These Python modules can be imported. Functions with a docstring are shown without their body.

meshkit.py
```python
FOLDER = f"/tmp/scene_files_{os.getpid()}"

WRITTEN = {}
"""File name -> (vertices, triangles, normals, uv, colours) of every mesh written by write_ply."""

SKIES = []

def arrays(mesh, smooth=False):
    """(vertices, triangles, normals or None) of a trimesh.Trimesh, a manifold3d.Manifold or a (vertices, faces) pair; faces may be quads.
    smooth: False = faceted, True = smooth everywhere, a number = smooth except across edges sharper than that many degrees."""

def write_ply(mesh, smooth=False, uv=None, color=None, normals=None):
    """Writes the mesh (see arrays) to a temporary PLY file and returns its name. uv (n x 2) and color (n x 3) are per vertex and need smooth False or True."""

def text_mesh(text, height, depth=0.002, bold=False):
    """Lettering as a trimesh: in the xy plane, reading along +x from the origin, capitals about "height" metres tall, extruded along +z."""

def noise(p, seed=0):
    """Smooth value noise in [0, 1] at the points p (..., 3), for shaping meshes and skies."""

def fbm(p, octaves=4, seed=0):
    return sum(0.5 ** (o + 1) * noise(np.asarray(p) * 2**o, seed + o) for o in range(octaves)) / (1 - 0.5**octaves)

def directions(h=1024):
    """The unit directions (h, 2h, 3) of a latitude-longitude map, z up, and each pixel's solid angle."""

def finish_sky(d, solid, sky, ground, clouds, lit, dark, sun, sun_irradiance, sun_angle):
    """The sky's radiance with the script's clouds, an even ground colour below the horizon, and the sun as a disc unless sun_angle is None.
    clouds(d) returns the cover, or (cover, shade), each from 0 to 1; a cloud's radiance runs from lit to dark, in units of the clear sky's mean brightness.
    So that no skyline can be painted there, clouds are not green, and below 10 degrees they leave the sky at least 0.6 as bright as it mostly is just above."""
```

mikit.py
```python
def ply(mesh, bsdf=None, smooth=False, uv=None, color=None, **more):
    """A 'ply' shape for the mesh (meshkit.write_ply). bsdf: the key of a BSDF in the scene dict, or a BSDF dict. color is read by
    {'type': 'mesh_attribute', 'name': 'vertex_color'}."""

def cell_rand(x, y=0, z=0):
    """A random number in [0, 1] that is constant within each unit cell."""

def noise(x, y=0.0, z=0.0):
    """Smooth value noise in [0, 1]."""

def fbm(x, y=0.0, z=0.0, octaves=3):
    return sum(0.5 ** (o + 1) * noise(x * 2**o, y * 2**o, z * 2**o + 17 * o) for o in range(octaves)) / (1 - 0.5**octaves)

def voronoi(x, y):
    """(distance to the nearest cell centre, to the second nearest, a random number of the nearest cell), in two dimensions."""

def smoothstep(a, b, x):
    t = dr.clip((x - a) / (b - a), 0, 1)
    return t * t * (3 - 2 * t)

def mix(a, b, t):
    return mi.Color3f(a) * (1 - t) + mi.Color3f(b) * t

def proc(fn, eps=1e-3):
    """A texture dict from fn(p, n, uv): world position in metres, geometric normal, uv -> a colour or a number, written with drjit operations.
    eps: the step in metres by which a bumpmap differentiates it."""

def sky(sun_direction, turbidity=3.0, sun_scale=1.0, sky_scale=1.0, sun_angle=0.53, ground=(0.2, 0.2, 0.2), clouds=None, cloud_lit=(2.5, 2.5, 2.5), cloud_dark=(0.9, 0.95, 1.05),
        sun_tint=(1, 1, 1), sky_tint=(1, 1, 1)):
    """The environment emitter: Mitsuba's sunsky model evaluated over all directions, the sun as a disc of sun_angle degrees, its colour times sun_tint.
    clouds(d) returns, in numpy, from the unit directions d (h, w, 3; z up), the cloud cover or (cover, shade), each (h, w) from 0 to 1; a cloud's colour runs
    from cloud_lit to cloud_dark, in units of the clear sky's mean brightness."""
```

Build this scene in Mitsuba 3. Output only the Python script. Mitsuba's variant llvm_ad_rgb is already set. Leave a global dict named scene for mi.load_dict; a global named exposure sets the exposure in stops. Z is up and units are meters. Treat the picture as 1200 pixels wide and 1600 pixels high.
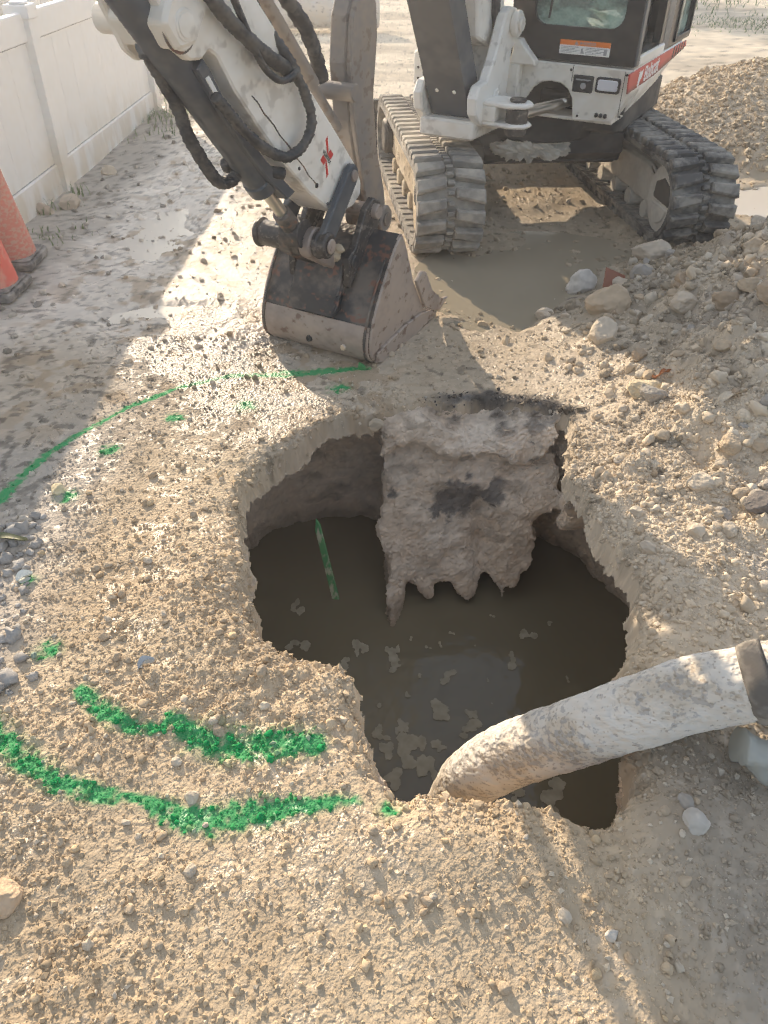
import math, random
import numpy as np, trimesh, drjit as dr, mitsuba as mi
import mikit, meshkit
from scipy import ndimage
from shapely.geometry import Polygon, LineString
T = mi.ScalarTransform4f
scene, labels = {}, {}

# ------------------------------------------------------------------ camera, sky, exposure
exposure = 2.66
PITCH, ROLL, EYE = math.radians(38.8), 39 / 2457.0, np.array([0, 0, 1.6])
FWD = np.array([0, math.cos(PITCH), -math.sin(PITCH)])
UPL = np.array([0, math.sin(PITCH), math.cos(PITCH)])
UPV = -math.sin(ROLL) * np.array([1.0, 0, 0]) + math.cos(ROLL) * UPL
scene['flare_haze'] = {'type': 'homogeneous', 'albedo': {'type': 'rgb', 'value': [.95, .95, .96]}, 'sigma_t': 0.0105, 'phase': {'type': 'hg', 'g': 0.6}}  # thin scattering medium, added to stand in for lens flare
scene['camera'] = {'type': 'perspective', 'fov': 2 * math.degrees(math.atan(0.5)), 'fov_axis': 'x', 'near_clip': 0.05, 'far_clip': 2000.0, 'medium': {'type': 'ref', 'id': 'flare_haze'},
                   'to_world': T().look_at(origin=EYE.tolist(), target=(EYE + FWD).tolist(), up=UPV.tolist())}
SUN_AZ, SUN_EL = math.radians(28), math.radians(24)
SUN = [-math.sin(SUN_AZ) * math.cos(SUN_EL), math.cos(SUN_AZ) * math.cos(SUN_EL), math.sin(SUN_EL)]
def clouds(d):
    q = d / np.maximum(d[..., 2:3], .12) * [1, 1, 0] * 1.1
    n = meshkit.fbm(q + 3, 5, 17)
    return np.clip((n - .40) * 4.0, 0, 1) * .8, np.clip((n - .55) * 2.5, 0, .6)
scene['sky'] = mikit.sky(SUN, turbidity=3.0, sun_tint=(.94, 1.0, 1.19), sky_scale=1.05, clouds=clouds)

# ------------------------------------------------------------------ small mesh kit
rng = np.random.default_rng(7)
def nz(p, seed=0): return meshkit.noise(p, seed) - 0.5
def fb(p, o=4, seed=0): return meshkit.fbm(p, o, seed) - 0.5
def sst(a, b, x):
    t = np.clip((np.asarray(x, float) - a) / (b - a), 0, 1)
    return t * t * (3 - 2 * t)
def uniq(key):
    if key not in scene and key not in labels: return key
    n = 1
    while f'{key}_{n:03d}' in scene or f'{key}_{n:03d}' in labels: n += 1
    return f'{key}_{n:03d}'
def put(key, mesh, bsdf, smooth=False, color=None, to_world=None):
    key = uniq(key)
    d = mikit.ply(mesh, bsdf, smooth=smooth, color=color)
    if to_world is not None: d['to_world'] = to_world
    scene[key] = d
    return key
def thing(key, label, cat, group=None):
    key = uniq(key)
    labels[key] = {'label': label, 'category': cat}
    if group: labels[key]['group'] = group
    return key
def tag(key, label, cat=None, group=None, kind=None):
    labels[key] = {k: v for k, v in dict(label=label, category=cat, group=group, kind=kind).items() if v}
    return key
def cat(*ms): return trimesh.util.concatenate([m for m in ms if m is not None])
def basis(o, ex, ey, ez):
    m = np.eye(4); m[:3, 0], m[:3, 1], m[:3, 2], m[:3, 3] = ex, ey, ez, o
    return m
def moved(m, mat):
    m = m.copy(); m.apply_transform(mat); return m
def inset(p, b):
    """Each corner of the counter-clockwise ring moved inwards by b."""
    e = np.roll(p, -1, 0) - p; e /= np.linalg.norm(e, axis=1, keepdims=True) + 1e-12
    n = np.stack([-e[:, 1], e[:, 0]], 1); m = n + np.roll(n, 1, 0)
    m /= np.maximum((m * m).sum(1, keepdims=True), 0.5) / 2
    return p + m * b
def prism(poly, z0, z1, bev=0.004, r=0.0, holes=()):
    """A ring of (x, y) corners drawn up from z0 to z1, its corners rounded by r and its edges chamfered by bev."""
    g = Polygon(poly)
    if r > 0: g = g.buffer(-r, quad_segs=4).buffer(2 * r, quad_segs=4).buffer(-r, quad_segs=4)
    if holes or bev <= 0:
        m = trimesh.creation.extrude_polygon(Polygon(g.exterior.coords, [list(h) for h in holes]), z1 - z0, engine='earcut')
        m.apply_translation([0, 0, z0]); return m
    p = np.array(g.exterior.coords)[:-1]
    if Polygon(p).exterior.is_ccw is False: p = p[::-1]
    q = inset(p, bev); n = len(p)
    rings = [np.c_[a, np.full(n, z)] for a, z in ((q, z0), (p, z0 + bev), (p, z1 - bev), (q, z1))]
    v = np.vstack(rings); i = np.arange(n); j = (i + 1) % n
    f = [np.c_[k * n + i, k * n + j, (k + 1) * n + j] for k in range(3)] + [np.c_[k * n + i, (k + 1) * n + j, (k + 1) * n + i] for k in range(3)]
    _, cf = trimesh.creation.triangulate_polygon(Polygon(q) if Polygon(q).is_valid else Polygon(p), engine='earcut')
    if len(cf) and cf.max() < n: f += [cf[:, ::-1], cf + 3 * n] if trimesh.triangles.cross(np.c_[q, np.zeros(n)][cf]).sum(0)[2] > 0 else [cf, cf[:, ::-1] + 3 * n]
    return trimesh.Trimesh(v, np.vstack(f), process=False)
def rect(x0, x1, y0, y1): return [(x0, y0), (x1, y0), (x1, y1), (x0, y1)]
def box(x0, x1, y0, y1, z0, z1, bev=0.004, r=0.0): return prism(rect(x0, x1, y0, y1), z0, z1, bev, r)
def frame_of(d):
    d = d / np.linalg.norm(d); a = np.cross(d, [0, 0, 1.0] if abs(d[2]) < 0.9 else [1.0, 0, 0]); a /= np.linalg.norm(a)
    return d, a, np.cross(d, a)
def cyl(p0, p1, r, bev=0.004, n=24, r1=None, inner=0):
    p0, p1 = np.asarray(p0, float), np.asarray(p1, float); d, a, b = frame_of(p1 - p0); L = np.linalg.norm(p1 - p0); r1 = r if r1 is None else r1
    prof = [(0 if not inner else inner, 0), (r - bev, 0), (r, bev), (r1, L - bev), (r1 - bev, L), (0 if not inner else inner, L)]
    if inner: prof += [prof[0]]
    return revolve(prof, p0, d, a, b, n)
def revolve(prof, o, d, a, b, n=24):
    t = np.arange(n) * 2 * np.pi / n; v, f = [], []
    for r, h in prof: v.append(o + h * d + r * (np.cos(t)[:, None] * a + np.sin(t)[:, None] * b))
    i = np.arange(n); j = (i + 1) % n
    for k in range(len(prof) - 1): f += [np.c_[k * n + i, (k + 1) * n + j, k * n + j], np.c_[k * n + i, (k + 1) * n + i, (k + 1) * n + j]]
    m = trimesh.Trimesh(np.vstack(v), np.vstack(f), process=False)
    m.update_faces(m.area_faces > 1e-12)
    if m.volume < 0: m.invert()
    return m
def spline(pts, n=12):
    p = np.asarray(pts, float); p = np.vstack([2 * p[0] - p[1], p, 2 * p[-1] - p[-2]]); out = []
    for k in range(1, len(p) - 2):
        t = np.linspace(0, 1, n, endpoint=False)[:, None]
        out.append(0.5 * (2 * p[k] + (p[k + 1] - p[k - 1]) * t + (2 * p[k - 1] - 5 * p[k] + 4 * p[k + 1] - p[k + 2]) * t**2 + (3 * p[k] - p[k - 1] - 3 * p[k + 1] + p[k + 2]) * t**3))
    return np.vstack(out + [p[-2:-1]])
def sweep(path, rad, n=14, lump=0.0, seed=0, freq=30.0, closed=True):
    path = np.asarray(path, float); t = np.gradient(path, axis=0); t /= np.linalg.norm(t, axis=1, keepdims=True)
    _, a, b = frame_of(t[0]); R = np.broadcast_to(np.asarray(rad, float), (len(path),)); v = []; ang = np.arange(n) * 2 * np.pi / n
    for k in range(len(path)):
        a = a - t[k] * (a @ t[k]); a /= np.linalg.norm(a); b = np.cross(t[k], a)
        v.append(path[k] + R[k] * (np.cos(ang)[:, None] * a + np.sin(ang)[:, None] * b))
    v = np.vstack(v)
    if lump:
        c = np.repeat(path, n, 0); d = v - c; v = c + d * (1 + lump * fb(v * freq, 3, seed)[:, None] * 2)
    i = np.arange(n); j = (i + 1) % n; f = []
    for k in range(len(path) - 1): f += [np.c_[k * n + i, k * n + j, (k + 1) * n + j], np.c_[k * n + i, (k + 1) * n + j, (k + 1) * n + i]]
    if closed:
        v = np.vstack([v, path[0], path[-1]]); m = len(path) * n
        f += [np.c_[np.full(n, m), j, i], np.c_[np.full(n, m + 1), (len(path) - 1) * n + i, (len(path) - 1) * n + j]]
    m = trimesh.Trimesh(v, np.vstack(f), process=False)
    if m.volume < 0: m.invert()
    return m
ICO1, ICO2, ICO3 = (trimesh.creation.icosphere(k) for k in (0, 1, 3))
def rock_mesh(seed, sub=3, rough=0.28, flat=0.75, cuts=9):
    """An angular stone: a ball cut by random planes and worn, about 1 m across."""
    g = np.random.default_rng(seed); m = trimesh.creation.icosphere(sub); v = m.vertices.copy()
    n = g.normal(size=(cuts, 3)); n /= np.linalg.norm(n, axis=1, keepdims=True); dist = g.uniform(0.55, 0.9, cuts)
    for k in range(cuts):
        over = v @ n[k] - dist[k]; v -= np.where(over > 0, over * 0.85, 0)[:, None] * n[k]
    v *= (1 + rough * fb(v * 2.2 + seed * 3.1, 3, seed))[:, None] * (1 + 0.10 * fb(v * 7 + seed, 2, seed + 5))[:, None]
    v *= np.array([1, g.uniform(0.65, 0.9), flat * g.uniform(0.8, 1.1)])
    m = trimesh.Trimesh(v * 0.5 / np.abs(v[:, 0]).max(), m.faces, process=False)
    return m

# ------------------------------------------------------------------ the terrain
RIM = np.array([(-.491,2.082),(-.484,1.918),(-.422,1.752),(-.365,1.482),(-.292,1.412),(-.213,1.353),(-.129,1.328),(-.074,1.272),(-.063,1.188),(-.031,1.088),(.007,.986),(.051,.958),(.086,.973),
    (.191,.951),(.295,.953),(.381,.94),(.447,.923),(.514,.895),(.60,1.0),(.623,1.1),(.636,1.225),(.66,1.35),(.735,1.505),(.765,1.62),(.735,1.71),(.71,1.832),(.69,1.986),(.665,2.201),(.685,2.346),(.734,2.615),
    (.65,2.69),(.567,2.734),(.388,2.77),(.2,2.745),(-.007,2.681),(-.159,2.627),(-.277,2.515),(-.387,2.401),(-.457,2.24)])
RS = 0.006; RX0, RY0 = -1.5, 0.3
_gx, _gy = np.arange(RX0, 1.7, RS), np.arange(RY0, 3.6, RS)
def _raster():
    from PIL import Image, ImageDraw
    im = Image.new('L', (len(_gx), len(_gy)), 0)
    ImageDraw.Draw(im).polygon([((x - RX0) / RS, (y - RY0) / RS) for x, y in RIM], fill=1)
    on = np.asarray(im) > 0
    s = ndimage.distance_transform_edt(on) * RS - ndimage.distance_transform_edt(~on) * RS
    X, Y = np.meshgrid(_gx, _gy); p = np.stack([X, Y, 0 * X], -1)
    return ndimage.gaussian_filter(s, 1.5) + 0.05 * fb(p * 9, 3, 3) + 0.022 * fb(p * 34, 2, 4)
RIMS = _raster()
def rimd(x, y):
    """Signed distance to the rim of the pit, positive inside it."""
    c = np.stack([(np.asarray(y, float) - RY0) / RS, (np.asarray(x, float) - RX0) / RS])
    return ndimage.map_coordinates(RIMS, c.reshape(2, -1), order=1, mode='nearest').reshape(np.shape(x))
def gauss(x, y, cx, cy, sx, sy): return np.exp(-((x - cx) / sx) ** 2 - ((y - cy) / sy) ** 2)
def spoil(x, y):
    b = 0.50 * gauss(x, y, 1.98, 3.05, .66, .64) + 0.30 * gauss(x, y, 2.25, 3.85, .65, .5) + 0.17 * gauss(x, y, 1.45, 2.35, .50, .62) + 0.09 * gauss(x, y, 1.15, 1.85, .40, .5) + 0.09 * gauss(x, y, 1.2, 3.35, .34, .38)
    p = np.stack([x, y, 0 * x], -1); m = sst(.05, .2, b)
    return b + m * (.20 * fb(p * 2.6, 3, 13) + .11 * (.4 - np.abs(2 * meshkit.fbm(p * 6.5, 2, 14) - 1)))
def gravel(x, y): return 0.60 * np.maximum(0, 1 - np.hypot((x - 3.25) / 1.5, (y - 7.2) / 1.35) ** 1.5)
BASINS = [(-1.06, 3.50, .30, .30, .028), (-1.50, 4.9, .30, .75, .022), (-.85, 5.5, .28, .5, .02), (.90, 3.98, .60, .62, .034), (1.1, 4.9, .5, .5, .02), (2.62, 5.45, .55, .42, .06)]
def h_large(x, y):
    x, y = np.asarray(x, float), np.asarray(y, float); p = np.stack([x, y, 0 * x], -1)
    z = 0.05 * fb(p * 0.9, 3, 11) + spoil(x, y) + gravel(x, y)
    d = -rimd(np.clip(x, -1.45, 1.6), np.clip(y, .35, 3.5)); near = np.where((x > -1.45) & (x < 1.6) & (y > .35) & (y < 3.5), 1, 0)
    z = z + near * (0.035 * np.exp(-((d - .12) / .14) ** 2) * sst(2.5, 1.6, y) - 0.05 * np.exp(-np.maximum(d, -.02) / .03) * (0.5 + nz(p * 7, 5)))
    z = z
    for cx, cy, rx, ry, dp in BASINS: z = z - dp * sst(1.25, .55, np.hypot((x - cx) / rx, (y - cy) / ry) + 1.7 * fb(p * 3.2, 4, 12))
    return z
def crumb(x, y):
    """How loose and lumpy the soil lies: 0 trodden flat, 1 loose crumbs."""
    p = np.stack([x, y, 0 * x], -1); n = fb(p * 2.2, 3, 21)
    c = 0.27 + 1.7 * fb(p * 1.5, 3, 23) + 1.1 * n + .6 * fb(p * 7, 3, 22)
    c = c + 0.55 * sst(.02, .3, spoil(x, y)) + 0.4 * gauss(x, y, -.45, 1.3, .45, .35) + 0.35 * gauss(x, y, .3, .85, .5, .12) + .45 * gauss(x, y, .85, 1.75, .22, .5) + .3 * sst(.0, .15, gravel(x, y))
    c = c - 0.7 * gauss(x, y, .3, 2.98, .8, .28) - 0.35 * sst(3.0, 4.0, y) * (1 - sst(.02, .2, spoil(x, y) + gravel(x, y))) - 0.25 * sst(-1.05, -1.4, x) * sst(1.6, 2.4, y)
    return np.clip(c, 0.04, 1.15)
def cells(x, y, size, seed):
    """Domes of a jittered grid of lumps: height 0..1 and the lump's random number."""
    gx, gy = np.floor(x / size), np.floor(y / size); best, who = np.zeros_like(x), np.zeros_like(x)
    for a in (-1, 0, 1):
        for b in (-1, 0, 1):
            q = np.stack([gx + a + .5, gy + b + .5, np.full_like(x, seed + .5)], -1)
            i = np.floor(q).astype(np.int64)
            def hsh(k):
                v = (i[..., 0] * 374761393 + i[..., 1] * 668265263 + (i[..., 2] + k * 77) * 2147483647) & 0xFFFFFFFF
                v = ((v ^ (v >> 13)) * 1274126177) & 0xFFFFFFFF
                return ((v ^ (v >> 16)) & 0xFFFFFF) / 16777215.0
            r = (0.25 + 0.45 * hsh(3)) * (hsh(4) > .25)
            dx, dy = x / size - (gx + a + hsh(1)), y / size - (gy + b + hsh(2))
            hh = np.sqrt(np.maximum(r * r - dx * dx - dy * dy, 0))
            who = np.where(hh > best, hsh(5), who); best = np.maximum(best, hh)
    return best, who
def h_fine(x, y):
    x, y = np.asarray(x, float), np.asarray(y, float); p = np.stack([x, y, 0 * x], -1); c = crumb(x, y)
    a, _ = cells(x, y, .030, 1); b, _ = cells(x + .3, y, .060, 2); e, _ = cells(x, y + .7, .13, 3)
    z = c * (0.008 * a * sst(.35, .8, c) + 0.020 * b * sst(.55, 1.0, c + nz(p * 5, 31)) + 0.055 * e * sst(.85, 1.15, c)) + 0.012 * (0.3 + c) * fb(p * 12, 3, 41)
    k = meshkit.noise(p * 62, 43); k2 = meshkit.noise(p * 31, 44)
    z = z + (0.13 + .8 * c ** 1.5) * (0.006 * (1 - np.abs(2 * k - 1)) + 0.010 * (1 - np.abs(2 * k2 - 1))) - .006
    return z
def h(x, y): return h_large(x, y) + h_fine(x, y)
# ------------------------------------------------------------------ colour of the soil
PAINT = [([(-.987,1.146,.026),(-.921,1.101,.030),(-.834,1.032,.030),(-.739,.975,.024),(-.643,.948,.020),(-.539,.938,.013),(-.444,.901,.028),(-.357,.892,.033),(-.245,.905,.027),(-.132,.917,.020),(-.05,.93,.012)]),
         ([(-.766,1.238,.018),(-.675,1.161,.024),(-.601,1.121,.020),(-.530,1.118,.012),(-.516,1.150,.014),(-.454,1.100,.032),(-.358,1.075,.038),(-.251,1.068,.033),(-.163,1.068,.030)]),
         ([(-1.347,1.956,.023),(-1.298,2.043,.022),(-1.251,2.272,.018),(-1.167,2.444,.015),(-1.029,2.649,.013),(-.859,2.809,.012),(-.663,2.908,.014),(-.448,2.932,.026),(-.23,2.962,.026),(-.079,2.99,.016)])]
SPOTS = [(-.901,1.374,.030),(-.195,2.814,.038),(-.56,2.674,.035),(-1.016,2.34,.032),(-.829,2.578,.030),(-1.077,2.06,.030),(.022,.915,.022),(-1.055,1.65,.020)]
def paint_amount(x, y):
    """0..1: how much of the green marking paint lies on the soil there."""
    x, y = np.asarray(x, float), np.asarray(y, float); p = np.stack([x, y, 0 * x], -1)
    P = np.stack([x, y], -1); d = np.full(x.shape, 9.0)
    for line in PAINT:
        L = np.array(line)
        for (a, wa), (b, wb) in zip([(q[:2], q[2]) for q in L[:-1]], [(q[:2], q[2]) for q in L[1:]]):
            t = np.clip(((P - a) @ (b - a)) / ((b - a) @ (b - a)), 0, 1)
            d = np.minimum(d, np.linalg.norm(P - a - t[..., None] * (b - a), axis=-1) / (wa + (wb - wa) * t))
    for cx, cy, r in SPOTS: d = np.minimum(d, np.hypot(x - cx, (y - cy)) / r)
    halo = .30 * sst(2.1, 1.0, d) * meshkit.noise(p * 90, 64)
    return np.maximum(halo, sst(1.22, .70, d + 0.9 * fb(p * 16, 3, 61) + 1.0 * nz(p * 75, 62)) * (1 - .55 * sst(.12, .3, fb(p * 45, 2, 63))))
GREEN = np.array([.016, .275, .085])
def lerp(a, b, t): return a + (np.asarray(b) - a) * np.asarray(t)[..., None]
def wet_amount(x, y):
    p = np.stack([x, y, 0 * x], -1); n = fb(p * 1.4, 4, 71)
    w = 1.1 * gauss(x, y, -1.25, 4.0, .62, 2.4) + .9 * gauss(x, y, -.55, 2.9, .34, .7) + 1.0 * gauss(x, y, 1.05, 4.1, .75, .95) + .8 * gauss(x, y, -.8, 5.6, .7, 1.5) + .9 * gauss(x, y, 2.5, 5.3, .6, .45)
    return np.clip(w + 1.1 * n, 0, 1)
def soil_color(x, y, lump=None):
    x, y = np.asarray(x, float), np.asarray(y, float); p = np.stack([x, y, 0 * x], -1)
    c = np.broadcast_to(np.array([.43, .34, .232]), x.shape + (3,)).copy()
    c = lerp(c, [.445, .36, .25], sst(-.15, .2, fb(p * 1.7, 3, 81)))
    c = lerp(c, [.38, .285, .18], .6 * sst(.02, .25, fb(p * 3.3, 3, 82)))
    c = lerp(c, [.55, .475, .37], np.clip(sst(.45, 1.0, x + .25 * fb(p * 4, 3, 83)) * sst(4.6, 3.4, y), 0, 1) * .85)
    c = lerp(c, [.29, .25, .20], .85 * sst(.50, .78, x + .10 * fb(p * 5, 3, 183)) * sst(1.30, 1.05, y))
    c = lerp(c, [.40, .37, .335], .8 * sst(.02, .15, fb(p * 3.1, 3, 84)) * sst(.8, 1.3, x) * sst(4.6, 3.6, y))
    c = lerp(c, [.70, .66, .60], .85 * sst(-.75, -1.20, x + .14 * fb(p * 3, 3, 85)) * sst(8.5, 6.0, y) * sst(2.5, 3.3, y + .5 * fb(p * 2, 2, 195)))  # pale mud at the left, lightened further for its sky sheen and veil
    c = lerp(c, [.44, .405, .36], .8 * sst(-.85, -1.15, x + .12 * fb(p * 5, 3, 185)) * sst(3.3, 2.5, y))
    c = lerp(c, [.56, .51, .44], .85 * np.clip(1.4 * gauss(x, y, -.7, 3.4, .5, 1.4) + .8 * fb(p * 3, 3, 186), 0, 1) * sst(2.2, 2.8, y + .9 * (x + .35)))  # pale wet strip: white sun glare put partly into the base colour
    c = lerp(c, [.50, .42, .32], .5 * sst(2.2, 2.6, y) * sst(3.6, 2.8, y))
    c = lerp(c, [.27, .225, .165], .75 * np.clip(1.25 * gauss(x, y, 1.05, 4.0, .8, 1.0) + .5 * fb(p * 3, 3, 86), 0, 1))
    c = lerp(c, [.62, .53, .40], sst(6.5, 9.0, y))
    c = lerp(c, [.44, .37, .275], .8 * sst(6, 8, y) * sst(.02, .16, fb(p * [1.1, 3.0, 1], 4, 191)))
    c = lerp(c, [.42, .345, .25], sst(.05, .2, gravel(x, y)))
    c = c * (1 + .45 * fb(p * 1.1, 3, 192) + .30 * fb(p * 5, 3, 193))[..., None]
    pz = sst(2.2, 2.7, y) * sst(7.5, 5.5, y) * sst(-1.9, -1.5, x) * sst(.35, -.1, x)
    c = lerp(c, [.36, .275, .185], .85 * pz * sst(.03, .14, fb(p * 11, 3, 187) + .25 * fb(p * 2, 2, 188)))
    c = lerp(c, [.30, .275, .24], .85 * sst(-1.62, -1.95, x + .25 * fb(p * 4, 3, 189)) * sst(2.2, 3.0, y) * sst(10, 8, y))
    c = c * (1 - .5 * sst(.10, .2, fb(p * 24, 3, 190)) * sst(-.7, -1.1, x) * sst(1.6, 2.2, y))[..., None]
    w = wet_amount(x, y); c = c * (1 - .12 * sst(.3, .9, w) * sst(5.0, 2.0, np.abs(y - 3.2)))[..., None]
    # the black asphalt crust along the far lip of the pit
    dd = np.abs(rimd(np.clip(x, -1.45, 1.6), np.clip(y, .35, 3.5)) + .025)
    c = lerp(c, [.055, .05, .048], .9 * sst(.045, .012, dd + .05 * fb(p * 9, 3, 87)) * sst(2.5, 2.66, y) * sst(.12, .3, x + .25 * fb(p * 5, 2, 88)) * (y < 3))
    # dark trodden flecks and twig litter
    c = c * (1 - .45 * sst(.16, .26, fb(p * 21, 3, 89)) * sst(1.0, 2.4, y))[..., None]
    if lump is not None: c = c * (0.86 + 0.30 * lump)[..., None]
    c = lerp(c, GREEN * 1.0, paint_amount(x, y) * .95)
    return np.clip(c, 0, .8)

# ------------------------------------------------------------------ materials of the ground
def vcol(rough, bump=None, scale=0.001, eps=1e-3, spec=0.5, **more):
    m = {'type': 'principled', 'base_color': {'type': 'mesh_attribute', 'name': 'vertex_color'}, 'roughness': rough, 'specular': spec, **more}
    if bump: m = {'type': 'bumpmap', 'arbitrary': mikit.proc(bump, eps), 'scale': scale, 'bsdf': m}
    return {'type': 'twosided', 'bsdf': m}
def _g(x, y, cx, cy, sx, sy): return dr.exp(-dr.square((x - cx) / sx) - dr.square((y - cy) / sy))
def ground_rough(p, n, uv):
    w = 1.1 * _g(p.x, p.y, -1.25, 4.0, .62, 2.4) + 1.3 * _g(p.x, p.y, -.85, 4.0, .42, 1.5) + 1.2 * _g(p.x, p.y, -.55, 3.0, .36, .9) + 1.0 * _g(p.x, p.y, 1.05, 4.1, .75, .95) + .8 * _g(p.x, p.y, -.8, 5.6, .7, 1.5)
    w = w * mikit.smoothstep(2.15, 2.75, p.y + .9 * (p.x + .35))
    w = w + 2.0 * (mikit.fbm(p.x * 9, p.y * 9, 3.0, 4) - .5) + 1.2 * (mikit.noise(p.x * 60, p.y * 60, 1.0) - .5)
    return .95 - .52 * mikit.smoothstep(.22, .62, w)
def ground_grain(p, n, uv):
    return mikit.fbm(p.x * 130, p.y * 130, p.z * 130, 4)
scene['soil'] = vcol(mikit.proc(ground_rough), ground_grain, 0.008, 1.0e-3, spec=1.0)
def rock_grain(p, n, uv): return mikit.fbm(p.x * 70, p.y * 70, p.z * 70, 4)
scene['rock'] = vcol(.92, rock_grain, 0.012, 1.5e-3, spec=.25)
scene['pebble'] = vcol(.9, spec=.25)

# ------------------------------------------------------------------ the ground sheet
def graded(a, b, fine, grow, lo, hi):
    mid = list(np.arange(a, b, fine)); up, st = [], fine; x = mid[-1]
    while x < hi: st = min(st * grow, 12); x += st; up.append(x)
    dn, st, x = [], fine, a
    while x > lo: st = min(st * grow, 12); x -= st; dn.append(x)
    return np.array(dn[::-1] + mid + up)
xs, ys = graded(-1.35, 1.5, .0062, 1.035, -220, 220), graded(.40, 3.1, .0062, 1.012, -4, 420)
X, Y = np.meshgrid(xs, ys)
def sheet():
    Z = h_large(X, Y); nearm = (np.abs(X) < 9) & (Y < 14) & (Y > -.5)
    far = ~nearm; Z[nearm] += (h_fine(X[nearm], Y[nearm])) * sst(13, 7, Y[nearm]) * sst(8, 4, np.abs(X[nearm]))
    pf = np.stack([X, Y, 0 * X], -1); Z += sst(6, 12, Y) * (.05 * fb(pf * .25, 2, 91) + .012 * fb(pf * 1.2, 2, 92))
    s = np.where((X > -1.45) & (X < 1.6) & (Y > .35) & (Y < 3.5), rimd(np.clip(X, -1.45, 1.6), np.clip(Y, .35, 3.5)), -1)
    Z -= .055 * sst(-.006, .020, s); rimz = sst(-.03, -.005, s); Z += rimz * (.022 * (meshkit.noise(pf * 75, 93) - .5) + .020 * (meshkit.noise(pf * 38, 94) - .5))
    a1, w1 = cells(X, Y, .030, 1)
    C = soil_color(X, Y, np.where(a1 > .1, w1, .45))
    n = X.shape[1]; idx = np.arange(X.size).reshape(X.shape)
    q = np.stack([idx[:-1, :-1], idx[:-1, 1:], idx[1:, 1:], idx[1:, :-1]], -1)
    sq = np.minimum(np.minimum(s[:-1, :-1], s[:-1, 1:]), np.minimum(s[1:, 1:], s[1:, :-1]))
    q = q[sq < .018].reshape(-1, 4)
    v = np.stack([X, Y, Z], -1).reshape(-1, 3); used = np.zeros(len(v), bool); used[q.ravel()] = True; new = np.cumsum(used) - 1
    return (v[used], new[q]), C.reshape(-1, 3)[used]
g_mesh, g_col = sheet()
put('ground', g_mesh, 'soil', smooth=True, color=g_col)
tag('ground', 'pale tan dug soil and wet mud around the pit', kind='structure')

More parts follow.
